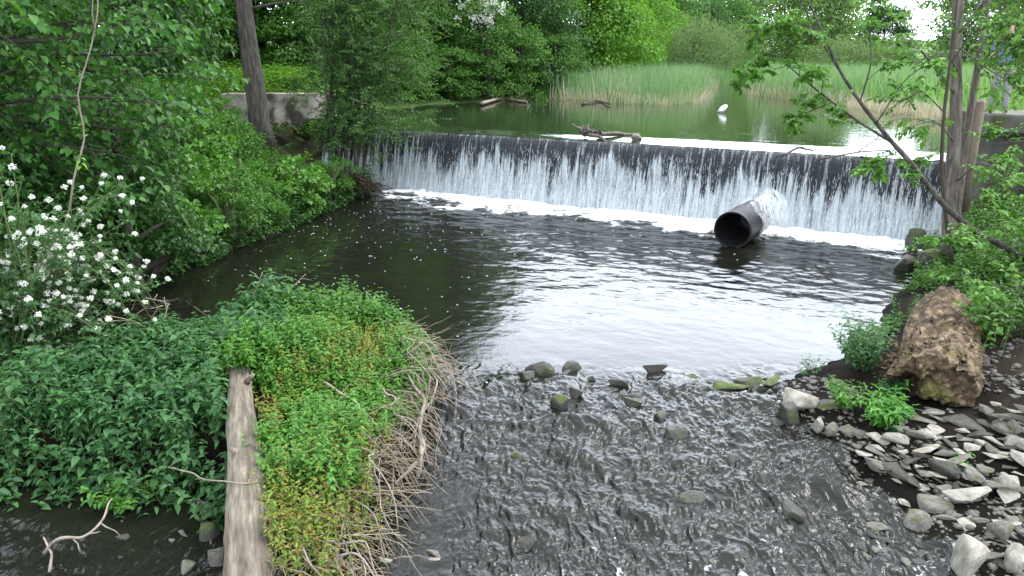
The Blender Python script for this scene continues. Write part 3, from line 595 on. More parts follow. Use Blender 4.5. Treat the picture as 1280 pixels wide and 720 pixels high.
for src, x, y, rz, sc, lab in [
    (A, -5.2, 45, 1.2, 1.25, 'dark tree rising directly behind the multi-stemmed willow'),
    (A, -2.4, 49, 2.6, 1.1, 'dark tree filling the gap right of the willow crown'),
    (Ct, -9, 43, .4, 1.15, 'mid green tree over the bright clearing behind the concrete wall'),
    (Ct, -13, 43, 2.2, 1.15, 'mid green tree beside the dark trunk, beyond the concrete wall'),
    (A, -17, 36, 3.1, 1.15, 'dark tree half hidden behind the overhanging linden leaves'),
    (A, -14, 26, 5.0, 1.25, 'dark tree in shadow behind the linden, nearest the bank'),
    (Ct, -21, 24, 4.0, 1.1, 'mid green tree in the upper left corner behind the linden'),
    (Bt, 9.0, 66, 2.0, .95, 'second sunny tree, right behind the reed bed'),
    (Ct, 13.5, 78, 1.0, 1.0, 'mid green tree with a darker crown above the reeds'),
    (A, 19, 84, .3, 1.05, 'dark far tree left of the pale grey willow scrub'),
    (Ct, 25, 96, 3.6, .95, 'small far tree at the back of the meadow, grey-green'),
    (Dt, 30, 112, 1.9, 1.0, 'pale far tree left of the dark round tree'),
    (A, 45, 100, 1.5, 1.05, 'dark round tree across the meadow behind the sapling twigs'),
    (Dt, 52, 92, 2.9, .95, 'pale green rounded tree right of the dark round tree'),
    (Dt, 60, 86, .9, 1.1, 'pale tree behind the leaning brown trunk'),
    (Ct, 63, 70, 2.5, .85, 'mid green tree behind the person, far right'),
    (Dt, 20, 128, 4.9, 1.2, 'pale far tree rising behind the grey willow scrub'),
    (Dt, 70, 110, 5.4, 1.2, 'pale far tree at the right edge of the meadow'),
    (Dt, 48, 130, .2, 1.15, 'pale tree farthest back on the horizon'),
    (A, -25, 40, .2, 1.2, 'dark tree closing the view at far left'),
    (Ct, -16, 50, 2.2, 1.15, 'tree of the back row, far behind the concrete wall'),
    (A, -10, 56, 3.2, 1.5, 'tree of the back row, behind the willow stems'),
    (Ct, -4, 62, 4.2, 1.15, 'tree of the back row, behind the willow crown edge'),
    (A, -22, 58, 1.2, 1.2, 'tree of the back row, behind the dark trunk'),
    (Ct, -30, 52, .2, 1.2, 'tree of the back row, farthest to the left'),
    (A, -16.5, 43, 5.2, .8, 'smaller dark tree at the back of the clearing left of the dark trunk'),
    (Ct, -6.6, 39, 2.9, .75, 'smaller mid green tree on the pond shore behind the willow'),
]:
    dup(src, gpos(x, y), rz, (sc, sc, sc * (1.65 if x < -3.5 else 1)), lab)
# white blossom shrub at the pond's left shore
wb = make_tree('blossoming_shrub', 'bright green shrub crowned with white blossom at the pond edge', 'shrub', gpos(-1.3, 41.2), 5.0, 1.5, .1, 8, 46, 9000, .13, M['leaf_mid'], M['bark_dark'], 110)
lv = Leaves()
for i in range(46):
    c = np.array([rng.normal(-.1, .55), rng.normal(-.6, .4), 4.3 + rng.normal(0, .6)]); k = 26
    g = rng.normal(0, .09, (k, 3)); lv.add(c + g, unit(rng.normal(0, 1, (k, 3))), unit(rng.normal(0, 1, (k, 3)) + [0, -.3, .8]), .1)
lv.build('blossom', M['petal'], wb, aspect=.9)
SH = make_tree('shore_shrub', 'light green rounded shrub beside the white blossom shrub', 'shrub', gpos(.5, 42.6), 3.4, 1.5, .1, 8, 40, 9000, .13, M['leaf_mid'], M['bark_dark'], 111)
dup(SH, gpos(-3.0, 40.2), 1, (1.1, 1.1, .7), 'low green shrub hanging over the left pond shore')
dup(SH, gpos(-5.4, 37.5), 2, (1.1, 1.1, .9), 'green shrub on the pond shore behind the willow')
dup(SH, gpos(2.2, 45.2), 3, (1, 1, .9), 'dark green shrub where the reed bed begins')
dup(SH, gpos(-9.2, 39.5), 4, (1.2, 1.2, .8), 'bushy shrub at the far side of the clearing behind the concrete wall')
dup(SH, gpos(-4.4, 41.5), 1.5, (1.2, 1.2, 1.2), 'shrub at the back of the left pond shore, in shade')
dup(SH, gpos(-8.8, 36.5), 1.9, (1.4, 1.4, 1.1), 'shrub in the clearing beyond the concrete wall, right part')
dup(SH, gpos(-14, 35), .9, (1.5, 1.5, 1.2), 'shrub at the back of the clearing, left part')
dup(SH, gpos(-.6, 44.5), 2.9, (1.2, 1.2, 1.0), 'shrub between the white blossom shrub and the dark tree')
dup(SH, gpos(-2.4, 43.2), .4, (1.2, 1.2, .9), 'shrub below the left side of the white blossom')
dup(SH, gpos(-13.0, 40), 5, (1.3, 1.3, .9), 'bushy shrub beyond the concrete wall, left of the dark trunk')
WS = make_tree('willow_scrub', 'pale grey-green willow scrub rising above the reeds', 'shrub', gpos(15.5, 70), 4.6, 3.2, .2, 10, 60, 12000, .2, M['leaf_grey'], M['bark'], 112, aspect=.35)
dup(WS, gpos(19.5, 74), 2, (.8, .8, .9), 'smaller grey-green willow scrub right of the larger one')
dup(WS, gpos(33, 80), 3, (1.3, 1.1, .7), 'low pale scrub in the meadow behind the sapling')

# ------------------------------------------------------------------ reeds, meadow
def blades(n, xf, h, w, mat, name, label, cat, lean=.18, zoff=0):
    x, y = xf(n); n = len(x); z = ground_z(x, y) + zoff
    P = np.stack([x, y, z], -1); D = unit(np.array([0, 0, 1.]) + rng.normal(0, lean, (n, 3)) * [1, 1, 0]); Nn = unit(rng.normal(0, 1, (n, 3)) * [1, 1, 0] + [0, -.6, 0])
    lv = Leaves(); hh = rng.uniform(*h, n) * (1 + .35 * fbm(x * .5, y * .5, 0, 19, 3)); lv.add(P, D, Nn, hh); 
    me = lv.mesh(name, mat, aspect=w, style='blade', fold=0, droop=.12)
    return tag(link(name, me), label, cat, kind='stuff')
def reed_area(n):
    x = rng.uniform(1.5, 34, n * 3); y = rng.uniform(36, 66, n * 3); po = psdf(x, y, POND)
    ok = (po > -.3 + .9 * fbm(x * .7, y * .7, 0, 29, 2)) & (po < 13) & (y > 30) & (x > 2.0 + (y - 43) * .22); return x[ok][:n], y[ok][:n]
blades(26000, reed_area, (.9, 1.65), .022, M['reed'], 'reeds', 'green cattail reeds along the far pond edge', 'reeds')
def dead_area(n):
    x = rng.uniform(1.5, 22, n * 12); y = rng.uniform(28, 62, n * 12); po = psdf(x, y, POND)
    ok = (po > -.5) & (po < .7) & (x > 2.2) & (vn(x * .6, y * .6, 0, 88) > -.5); return x[ok][:n], y[ok][:n]
def old_area(n):
    x, y = reed_area(n); ok = fbm(x * .5, y * .5, 0, 23, 3) > -.05; return x[ok], y[ok]
blades(5200, old_area, (.8, 1.6), .02, M['reed_dead'], 'old_reed_stalks', 'bent old straw coloured stalks standing among the green reeds', 'reeds', .3)
blades(9000, dead_area, (.25, .8), .03, M['reed_dead'], 'dead_reeds', 'straw coloured dead reeds along the waterline of the reed bed', 'reeds', .35)
def meadow_area(n):
    x = rng.uniform(8, 80, n * 2); y = rng.uniform(24, 125, n * 2); ok = (psdf(x, y, POND) > .5) & (x < y * .85) & (x > (y - 50) * .2); return x[ok][:n], y[ok][:n]
blades(45000, meadow_area, (.6, 1.4), .06, M['meadow'], 'meadow_grass', 'pale green grass of the wet meadow behind the pond', 'grass', .25)

# ------------------------------------------------------------------ left wall, right abutment
wall = thing('retaining_wall', 'weathered grey concrete wall end beside the dark trunk at the left end of the weir', 'wall', (-7.75, 27.2, 1.5))
def slab(name, mat, parent, corners, z_top, z_bot_fn, ny, rot, loc, rough=.02):
    pass
nx, nz = 60, 18; xs = np.linspace(-1.9, 1.75, nx); tz = np.linspace(0, 1, nz); b = Buf()
XX, TZ = np.meshgrid(xs, tz, indexing='ij')
bot = .1 + .30 * sst(.2, 1.1, XX) + .5 * sst(.6, 1.75, XX) * (vn(XX * 3, .3, 0, 12) * .4 + .4)
ZZ = 1.3 + (bot - 1.3) * TZ; fr = -.32 + .02 * fbm(XX * 4, ZZ * 4, 0, 13) + .10 * TZ * (1 - .5 * TZ) + .35 * sst(1.0, 1.75, XX)
for Yf, flip in ((fr, False), (0 * XX + .35, True)):
    V, Q = grid_mesh(XX, Yf, ZZ); b.add(V, Q if not flip else Q[:, ::-1])
top = [(XX[i, 0], fr[i, 0], 1.3) for i in range(nx)] + [(XX[i, 0], .35, 1.3) for i in range(nx)]; b.add(top, [(i, i + 1, nx + i + 1, nx + i) for i in range(nx - 1)])
bt = [(XX[i, -1], fr[i, -1], ZZ[i, -1]) for i in range(nx)] + [(XX[i, -1], .35, ZZ[i, -1]) for i in range(nx)]; b.add(bt, [(i, nx + i, nx + i + 1, i + 1) for i in range(nx - 1)])
for e in (0, nx - 1): b.add([(XX[e, 0], fr[e, 0], 1.3), (XX[e, 0], .35, 1.3), (XX[e, 0], .35, ZZ[e, -1]), (XX[e, 0], fr[e, -1], ZZ[e, -1])], [(0, 1, 2, 3)])
b.build('wall_block', M['concrete'], wall, smooth=False)
b = Buf()
for i in range(26):
    x = rng.uniform(-.3, .6); z = rng.uniform(.05, .35); p = np.array([x, -.42 - .05 * rng.uniform(), z]); b.tube(path(p, p + rng.normal(0, .09, 3), 3), [.03, .06, .02], 5)
b.build('moss', M['moss'], wall)

ab = thing('bridge_abutment', 'grey concrete abutment slab on the right bank carrying the person', 'abutment', (9.75, 16.55, 0))
def box(bf, x0, x1, y0, y1, z0, z1, bev=.03, nzz=0):
    bm = bmesh.new(); bmesh.ops.create_cube(bm, size=1)
    for v in bm.verts: v.co = Vector(((x0 + x1) / 2 + v.co.x * (x1 - x0), (y0 + y1) / 2 + v.co.y * (y1 - y0), (z0 + z1) / 2 + v.co.z * (z1 - z0)))
    bmesh.ops.subdivide_edges(bm, edges=bm.edges[:], cuts=8, use_grid_fill=True)
    for v in bm.verts:
        c = v.co; d = .022 * float(fbm(c.x * 3, c.y * 3, c.z * 3, 17)); v.co += Vector((d, d * .8, d))
    bm.faces.ensure_lookup_table(); vv = [v.co[:] for v in bm.verts]
    for v_i, v in enumerate(bm.verts): v.index = v_i
    bf.add(vv, [[v.index for v in f.verts] for f in bm.faces]); bm.free()
b = Buf(); box(b, -.12, 4.5, -.5, 1.1, 2.5, 2.87); b.build('slab', M['concrete_dark'], ab, smooth=False)
b = Buf(); box(b, .1, 4.4, -.25, 1.0, .3, 2.497); b.build('footing', M['concrete_dark'], ab, smooth=False)

# ------------------------------------------------------------------ dark trunk by the wall
tp = at(326, 168, Y=25.0); tr = thing('tree', 'dark straight trunk standing in front of the concrete wall', 'tree', (tp[0], tp[1], tp[2] - .1))
b = Buf(); P = path((0, 0, -.3), (-.35, .3, 9), 14, 0, .02, 5); b.tube(P, np.linspace(.33, .14, 14) * np.where(np.arange(14) < 1, 1.35, 1), 12, .08, 3); lv = Leaves()
for i in range(16):
    z = 3.8 + i * .33; az = i * 2.4; p = P[min(13, int(z / 9 * 13))]; p = np.array([p[0], p[1], z])
    branchy(b, lv, path(p, p + np.array([math.cos(az) * 2.6, math.sin(az) * 2.6, rng.uniform(-.3, .9)]), 7, .05, .06, i), .05, .012, 7, 1.1, 7, .14, 5, start=.3)
b.build('trunk', M['bark'], tr); lv.build('crown', M['leaf_mid'], tr, aspect=.7)

# ------------------------------------------------------------------ willow clump on the left bank
wp = gpos(-4.95, 23.4); w = thing('willow_tree', 'fine leaved multi-stemmed willow standing before the left end of the falls', 'tree', wp)
b = Buf(); lv = Leaves()
for i in range(11):
    az = i * 2.4; sp = rng.uniform(.25, 1.0); h = rng.uniform(5.5, 8.2)
    p0 = np.array([math.cos(az) * .26, math.sin(az) * .2, -.2]); p1 = np.array([math.cos(az) * 1.35 * sp + .75 * (i % 3 == 0) + .25, math.sin(az) * 1.0 * sp, h])
    P = path(p0, p1, 10, 0, .04, i + 40); b.tube(P, np.linspace(.055, .012, 10), 6)
    for j in range(34):
        t = rng.uniform(.24, 1.0); f = t * 9; k = min(int(f), 8); p = P[k] + (P[k + 1] - P[k]) * (f - k); a2 = rng.uniform(0, 6.28); ln = rng.uniform(.6, 1.75) * (1.15 - .35 * t)
        q = p + np.array([math.cos(a2) * ln + .45, math.sin(a2) * ln * .8, rng.uniform(-.25, .45)])
        B = path(p, q, 5, .06, .08, rng.integers(999)); b.tube(B, np.linspace(.01, .003, 5), 3, cap=False)
        for h2 in range(8):
            v = B[rng.integers(1, 5)]; tw = path(v, v + rng.normal(0, .22, 3) + (q - p) * .25 - [0, 0, .05], 4, 0, .05, rng.integers(999)); spray(lv, tw, 12, .11, flat=.6, droop=.35)
b.build('trunk', M['bark'], w); lv.build('crown', M['leaf_willow'], w, aspect=.36)

# ------------------------------------------------------------------ linden overhanging from the left
lt = thing('linden_tree', 'big leaved linden overhanging the bank at upper left', 'tree', (-9.6, 12.0, 1.2)); o0 = np.array(lt.location)
b = Buf(); lv = Leaves(); P = path((0, 0, -.6), (.5, .3, 8.5), 12, 0, .03, 8); b.tube(P, np.linspace(.3, .12, 12), 10, .08, 2)
tg = [(-4.55, 13.2, 5.15), (-4.6, 12.4, 5.9), (-5.0, 11.8, 4.5), (-5.2, 13.0, 4.1), (-5.3, 12.2, 3.3), (-5.9, 11.2, 5.1), (-5.6, 13.2, 2.9), (-5.7, 12.0, 2.5), (-6.6, 10.6, 4.5), (-6.4, 11.6, 3.7),
      (-5.0, 14.0, 3.6), (-6.6, 12.6, 2.3), (-5.7, 14.6, 3.0), (-6.9, 10.4, 5.6), (-6.0, 12.5, 6.2), (-7.2, 11.4, 3.2), (-6.2, 14.2, 4.6), (-7.4, 13, 5.2), (-5.2, 12.6, 7.0), (-6.2, 10.6, 6.6), (-6.6, 14, 6.2), (-8, 15, 4.5), (-7.6, 14.6, 3.0), (-6.2, 10, 7.8), (-5.6, 12, 8.2), (-7, 9.4, 8), (-6.6, 13.5, 8.4), (-8.2, 10.2, 8.2), (-5.2, 10.6, 7.4), (-7.6, 14.6, 7.8), (-8.4, 12, 9), (-6.8, 11.4, 8.8), (-9, 9, 7.4), (-7.6, 8.6, 7)]  # highest targets: out-of-view canopy limbs added to shade the bank
for i, g in enumerate(tg):
    g = np.array(g) - o0; z = np.clip(g[2] * .55 + 1.4, 1.2, 7.5); f = z / 9.1 * 11; p = P[int(np.clip(f, 0, 11))]
    branchy(b, lv, path(p, g, 9, .07, .06, i + 60), .055, .01, 9, 1.25, 6, .135, 6, start=.35, up=.02, droop=.45)
b.build('trunk', M['bark_dark'], lt); lv.build('crown', M['leaf_big'], lt, aspect=.8, style='broad'); print('linden', lv.count())
# nearer spray of heart shaped leaves at the frame's upper left corner
lt2 = thing('mulberry_tree', 'heart leaved branch tips entering at the upper left corner', 'tree', (-7.3, 7.6, .5)); o0 = np.array(lt2.location)
b = Buf(); lv = Leaves(); P = path((0, 0, -.4), (-.1, .1, 6), 10, 0, .03, 8); b.tube(P, np.linspace(.12, .04, 10), 8)
for i, g in enumerate([(-4.75, 8.3, 5.15), (-4.9, 8.2, 4.75), (-5.2, 8.4, 4.3), (-4.3, 8.8, 5.6), (-5.1, 8.6, 5.5), (-5.3, 9.0, 4.9), (-3.5, 9.3, 5.75)]):
    g = np.array(g) - o0; p = P[int(np.clip(g[2] * .8 / 6.4 * 9, 0, 9))]
    branchy(b, lv, path(p, g, 8, .06, .05, i + 90), .03, .006, 5, .7, 3, .13, 5, start=.55, up=0, droop=.5)
b.build('trunk', M['bark_dark'], lt2); lv.build('crown', M['leaf_big'], lt2, aspect=.85, style='broad')
# pale sapling stem
p0, p1 = at(92, 225, Y=9.6), at(122, 15, Y=9.9)
sp = thing('sapling', 'thin pale sapling stem against the dark linden shade', 'sapling', tuple(at(70, 330, Y=9.5))); o0 = np.array(sp.location)
b = Buf(); P = np.vstack([path((0, 0, 0), p0 - o0, 4, 0, .02, 3)[:-1], path(p0 - o0, p1 - o0, 12, 0, .06, 17), path(p1 - o0, p1 - o0 + [.1, .1, 1.5], 4)[1:]]); b.tube(P, np.linspace(.013, .006, len(P)), 6)
q = P[-5]; b.tube(path(q, q + np.array([.14, .0, .75]), 5, 0, .05, 4), np.linspace(.01, .004, 5), 5); b.build('stem', M['post'], sp)
lv = Leaves()
for f in (.33, .36, .62, .9, .95, 1): 
    c = P[int(f * (len(P) - 1))]; spray(lv, path(c, c + rng.normal(0, .15, 3), 4), 5, .09)
lv.build('leaves', M['leaf_bright'], sp, aspect=.7, style='broad')

# ------------------------------------------------------------------ white flowering bush at the left edge
fb = thing('flowering_bush', 'arching bush covered in clusters of white flowers at the left edge', 'bush', (-6.15, 9.2, .35)); o0 = np.array(fb.location)
b = Buf(); lv = Leaves(); heads = []
def arch(p0, p1, h): 
    t = np.linspace(0, 1, 10)[:, None]; P = np.asarray(p0) * (1 - t) + np.asarray(p1) * t; P[:, 2] += h * 4 * t[:, 0] * (1 - t[:, 0]) * .5; return P
ends = []
for i in range(46):
    a = rng.uniform(-1.9, 1.5); ln = rng.uniform(.5, 1.75); ends.append((math.sin(a + 1.2) * ln * .95, math.cos(a + 1.2) * ln * .75, rng.uniform(-.2, 2.0) + (.9 if i % 3 == 0 else 0), rng.uniform(.5, 1.6)))
ends += [(1.55, .25, .55, 2.4), (1.75, .1, .3, 2.6), (1.45, .45, .75, 2.3), (1.6, .0, .1, 2.6), (1.35, .3, 1.0, 2.0), (1.8, .2, .45, 2.5)]
for (x, y, z, h) in ends:
    P = arch((rng.normal(0, .2), rng.normal(0, .2), -.3), (x, y, z), h); b.tube(P, np.linspace(.016, .004, 10), 5)
    for j in range(14):
        k = rng.integers(2, 10); tw = path(P[k], P[k] + rng.normal(0, .17, 3) + [0, 0, .03], 4); b.tube(tw, [.004, .004, .003, .002], 3, cap=False)
        spray(lv, tw, 8, .075, flat=.5)
        if rng.uniform() < (.42 if h < 1.95 else .9): heads.append(tw[-1] + [0, -.02, .03])
b.build('stems', M['stem'], fb); lv.build('leaves', M['nettle'], fb, aspect=.5)
pv = Leaves()
for c in heads:
    k = 64; g = unit(rng.normal(0, 1, (k, 3))) * rng.uniform(.3, 1, (k, 1)) ** .5 * np.array([.036, .036, .027]) * rng.uniform(.4, 1.15); pv.add(c + g, unit(rng.normal(0, 1, (k, 3)) + g * 12), unit(g + [0, -.01, .03]), .021)
pv.build('flowers', M['petal'], fb, aspect=.9)

# ------------------------------------------------------------------ low plants
def herbs(name, label, pts, h, nl, Ln, mat, aspect=.55, style='simple', stem=True, seed=0, spread=.25, kind='stuff', cat='plants', whorl=False):
    """upright stems with opposite leaves; pts (N,2) or (N,3)"""
    lv = Leaves(); pts = np.asarray(pts, float); n = len(pts)
    z = ground_z(pts[:, 0], pts[:, 1]) if pts.shape[1] == 2 else pts[:, 2]
    base = np.stack([pts[:, 0], pts[:, 1], z - .02], -1); hh = rng.uniform(*h, n) * (1 + .75 * fbm(pts[:, 0] * 1.3, pts[:, 1] * 1.3, 0, 15, 3)); tip = base + np.stack([rng.normal(0, spread, n) * hh, rng.normal(0, spread, n) * hh, hh], -1)
    for k in range(nl):
        t = .25 + .75 * (k + .5) / nl; p = base + (tip - base) * t; a = k * 1.57 + rng.uniform(0, 6.28, n) * (1 if k == 0 else .15)
        if k == 0: a0 = a; lsz = rng.uniform(.6, 1.35, n)
        a = a0 + k * 1.5708 + rng.normal(0, .25, n)
        for sg in (0, math.pi):
            D = np.stack([np.cos(a + sg), np.sin(a + sg), rng.uniform(-.55, .25, n) + .25 * (k == nl - 1)], -1)
            lv.add(p, D, unit(np.array([0, 0, 1.]) + rng.normal(0, .25, (n, 3))), Ln * lsz * rng.uniform(.7, 1.15, n) * (1.0 - .45 * max(0, (t - .75) / .25)))
    me = lv.mesh(name, mat, aspect=aspect, style=style)
    if not stem: return tag(link(name, me), label, cat, kind=kind)
    sb = Leaves(); D = unit(tip - base); sb.add(base, D, unit(rng.normal(0, 1, (n, 3)) * [1, 1, 0]), hh)
    me2 = sb.mesh(name + '_stem', M['stem'], aspect=.022, style='blade', fold=0, droop=0)
    me.materials.append(M['stem'])
    bm = bmesh.new(); bm.from_mesh(me); nf = len(bm.faces); bm.from_mesh(me2); bm.faces.ensure_lookup_table()
    for f in bm.faces[nf:]: f.material_index = 1
    bm.to_mesh(me); bm.free()
    return tag(link(name, me), label, cat, kind=kind)
def scatter(n, x0, x1, y0, y1, cond):
    x = rng.uniform(x0, x1, n); y = rng.uniform(y0, y1, n); ok = cond(x, y); return np.stack([x[ok], y[ok]], -1)
sLf = lambda x, y: np.interp(y, LY, LX) - x
sRf = lambda x, y: x - np.interp(y, RY, RX)
moundf = lambda x, y: psdf(x, y, MOUND)
clump = lambda x, y, s, thr: fbm(x * 1.1, y * 1.1, 0, s, 3) > thr
lbank = lambda x, y: (sLf(x, y) > .25) & (us(x, y)[1] > .6)
herbs('bank_undergrowth', 'mixed green undergrowth covering the left bank slope', scatter(9500, -14, -4, 9, 26, lambda x, y: lbank(x, y) & ~((y > 21.8) & (x > -7.6)) & clump(x, y, 201, -.18)), (.3, .8), 6, .1, M['leaf_mid'], .6)
herbs('bank_brambles', 'darker bramble leaves low along the left waterline', scatter(5200, -9, -4, 10, 24.5, lambda x, y: (sLf(x, y) > -.05) & (us(x, y)[1] > .6) & (sLf(x, y) < 1.6) & clump(x, y, 211, -.25)), (.25, .6), 5, .11, M['leaf_dark'], .62)
herbs('low_bank_plants', 'short green plants on the bank below the concrete wall and around the willow foot', scatter(1500, -8, -4.2, 21.3, 26, lambda x, y: lbank(x, y) & clump(x, y, 205, -.1)), (.1, .3), 4, .09, M['leaf_mid'], .6)
blades(5200, lambda n: scatter(n, -9, -4.2, 12, 24, lambda x, y: lbank(x, y) & (sLf(x, y) < 2.2) & clump(x, y, 221, .0)).T, (.25, .6), .03, M['herb'], 'bank_grass', 'tufted bright grass along the left bank edge', 'grass', .5)
herbs('clearing_plants', 'sunlit yellow-green plants on the ground around the concrete wall', scatter(9000, -22, -6.3, 25, 40, lambda x, y: (us(x, y)[1] < .8) & (psdf(x, y, POND) > .3) & ~((x > -9.8) & (x < -5.9) & (y > 26.4) & (y < 27.6)) & clump(x, y, 231, -.3)), (.3, .8), 5, .13, M['leaf_bright'], .6)
herbs('waterline_leaves', 'dark leaves hanging over the waterline of the left bank', scatter(5200, -8, -4.1, 9, 24.2, lambda x, y: (sLf(x, y) > -.12) & (sLf(x, y) < .38)), (.2, .5), 5, .12, M['leaf_dark'], .6, spread=.6)
# mound: nettles left of the log, herbs right of it
log_a, log_b = at(301, 468, z=.62), at(312, 735, z=.02)
lx = lambda y: np.interp(y, [log_b[1], log_a[1]], [log_b[0], log_a[0]])
herbs('nettle_patch', 'dense blue-green nettles left of the fallen log', scatter(3000, -6.3, -2.3, 6.5, 10.4, lambda x, y: (moundf(x, y) < .12) & ((x < lx(y) - .24) | ((y > 8.62) & (x < lx(y) + .1))) & clump(x, y, 241, -.42)), (.3, .62), 6, .105, M['nettle'], .56, 'broad')
herbs('mound_herbs', 'bright small leaved herbs on the mound right of the log', scatter(4600, -3.6, -.7, 6.2, 10.4, lambda x, y: (moundf(x, y) < -.12) & ((x > lx(y) + .17) | ((y > 8.6) & (x > lx(y) - .15))) & (x < -1.02 - .42 * sst(8.8, 6.8, y) + .25 * sst(9, 10, y)) & clump(x, y, 251, -.42)), (.22, .48), 7, .06, M['herb'], .6, 'broad')
herbs('mound_edge_plants', 'dark leaves along the back edge of the mound', scatter(900, -4.6, -1.2, 9.4, 10.6, lambda x, y: (moundf(x, y) < .1)), (.25, .5), 6, .08, M['leaf_mid'], .6, 'broad')
herbs('yellowing_herbs', 'yellowing herbs fading to orange on the near mound', scatter(2600, -2.6, -1.0, 5.2, 9.4, lambda x, y: (moundf(x, y) < -.1) & (x > lx(y) + .22) & (x < -1.3 + .25 * sst(7.5, 9, y)) & clump(x, y, 261, -.12 + .22 * sst(7.4, 8.2, y))), (.2, .46), 6, .045, M['herb_yellow'], .55, 'broad')
# right bank
rbank = lambda x, y: (sRf(x, y) > .5)
herbs('right_bank_undergrowth', 'green undergrowth climbing the right bank behind the rotten log', scatter(4200, 5, 15, 9, 17, lambda x, y: rbank(x, y) & (x > 5.75 + (y - 9) * .42) & clump(x, y, 271, -.2)), (.3, .8), 6, .1, M['leaf_mid'], .6)
herbs('waterline_herbs', 'small leaves scattered over the soil of the right bank edge', scatter(3600, 4.6, 10.5, 9.9, 17, lambda x, y: (sRf(x, y) > .0) & (sRf(x, y) < 2.2) & ((x > 6.2) | (y > 10.8) | (x < 5.0)) & clump(x, y, 281, -.3)), (.15, .45), 5, .08, M['leaf_mid'], .6)
def plant(name, label, px, py, z, n, rad, h, nl, Ln, mat, aspect=.45, style='broad', spread=.35, cat='plant', group=None):
    c = at(px, py, z=z); a = rng.uniform(0, 6.28, n); r = .02 * np.sqrt(rng.uniform(0, 1, n)); spread = max(spread, .6 * rad / (.5 * (h[0] + h[1]))); pts = np.stack([c[0] + r * np.cos(a), c[1] + r * np.sin(a), np.full(n, c[2])], -1)
    o = herbs(name, label, pts, h, nl, Ln, mat, aspect, style, True, 0, spread, None, cat)
    if 'kind' in o: del o['kind']
    return o
plant('leafy_plant', 'fresh lime-green leafy plant in front of the rotten log', 1103, 530, .02, 60, .30, (.22, .46), 6, .11, M['fresh'], .42, spread=.5)
plant('leafy_plant', 'blue-green bushy plant on the water edge left of the rotten log', 1078, 472, .02, 60, .32, (.35, .75), 8, .075, M['nettle'], .5)
plant('leafy_plant', 'wispy sprig reaching over the water beside the blue-green plant', 1010, 470, 0, 9, .004, (.3, .5), 6, .05, M['nettle'], .5, spread=.5)
plant('leafy_plant', 'small fresh plant between the slabs below the rotten log', 1195, 592, -.1, 12, .004, (.12, .24), 5, .07, M['fresh'], .5, spread=.4)
plant('leafy_plant', 'low blue-green plant at the foot of the lime-green plant', 1125, 548, -.02, 12, .14, (.1, .2), 4, .09, M['nettle'], .5, spread=.5)
plant('leafy_plant', 'tiny leafy plant beside the moss cushion among the stones', 1240, 575, -.05, 5, .004, (.08, .14), 4, .05, M['fresh'], .5, spread=.4)
plant('leafy_plant', 'spreading weed between the pale boulder and the lime-green plant', 1055, 510, .05, 30, .16, (.14, .3), 5, .07, M['herb'], .5, spread=.5)
plant('leafy_plant', 'dark leafy weed close against the lower left of the rotten log', 1112, 498, .08, 36, .2, (.2, .4), 6, .07, M['nettle'], .5, spread=.4)
plant('leafy_plant', 'low leafy tuft rooted on the dark gravel left of the log end', 205, 622, -.3, 26, .05, (.12, .28), 5, .06, M['herb'], .55, spread=.5)
plant('leafy_plant', 'leafy tuft hanging at the shaded channel edge near the crooked branch', 150, 640, -.3, 26, .05, (.12, .26), 5, .06, M['herb'], .55, spread=.5)

# ------------------------------------------------------------------ fallen log on the mound
lg = thing('fallen_log', 'long weathered grey log lying across the mound toward the camera', 'log', tuple((log_a + log_b) / 2))
dl = log_a - log_b; lg.rotation_mode = 'QUATERNION'; lg.rotation_quaternion = Vector(dl).to_track_quat('Y', 'Z'); hl_ = np.linalg.norm(dl) / 2
b = Buf(); P = path((0, hl_ + .75, -.05), (0, -hl_ - .3, 0), 60, .012, .006, 3); b.tube(P, np.linspace(.10, .22, 60) * (1 + .04 * vn(np.arange(60) * .2, 1, 0, 4)), 28, .05, 6); b.build('trunk', M['log'], lg)
for t, a, l in ((15, .6, .08), (33, -.5, .05), (46, .9, .06)):
    b = Buf(); p = P[t]; d = np.array([math.sin(a), -.2, math.cos(a)]); b.tube(path(p + d * .12, p + d * (.19 + l), 3), [.035, .03, .02], 7); b.build('branch_stub', M['log'], lg)
# ------------------------------------------------------------------ dead branches, roots and straw on the mound's right edge
def stick(name, label, pts, r0, r1, mat='twig', kids=0, cat='branch', group='dead branches on the mound', wob=.03, k=7):
    pts = [np.array(p) for p in pts]; o0 = pts[0]; t = thing(name, label, cat, tuple(o0), group) if False else None
    b = Buf(); P = np.array(pts) - o0
    tt = np.linspace(0, len(P) - 1, len(P) * 5); S = np.stack([np.interp(tt, np.arange(len(P)), P[:, a]) for a in range(3)], -1)
    for _ in range(2): S[1:-1] = (S[:-2] + S[1:-1] * 2 + S[2:]) / 4
    Ls = np.linalg.norm(P[-1] - P[0]); sd_ = rng.integers(999)
    for a in range(3): S[:, a] += wob * Ls * vn(tt * 1.6 + sd_, a * 3.3, 0, 77)
    b.tube(S, np.linspace(r0, r1, len(S)), k, .12, sd_)
    for i in range(kids):
        j = rng.integers(len(S) // 3, len(S) - 1); d = unit(S[min(j + 1, len(S) - 1)] - S[j - 1]) + rng.normal(0, .6, 3); b.tube(path(S[j], S[j] + unit(d) * Ls * rng.uniform(.15, .35), 5, 0, .08, rng.integers(999)), np.linspace(r1 * 1.3, r1 * .4, 5), 4)
    o = b.build(name, M[mat], None, loc=tuple(o0)); return tag(o, label, cat, group)
A3 = lambda l: [at(x, y, z=z) for x, y, z in l]
stick('dead_branch', 'long pale root hanging down the right edge of the mound', A3([(462, 432, .55), (492, 455, .45), (497, 490, .3), (478, 535, .15), (455, 590, .0), (440, 660, -.25)]), .02, .012, kids=3)
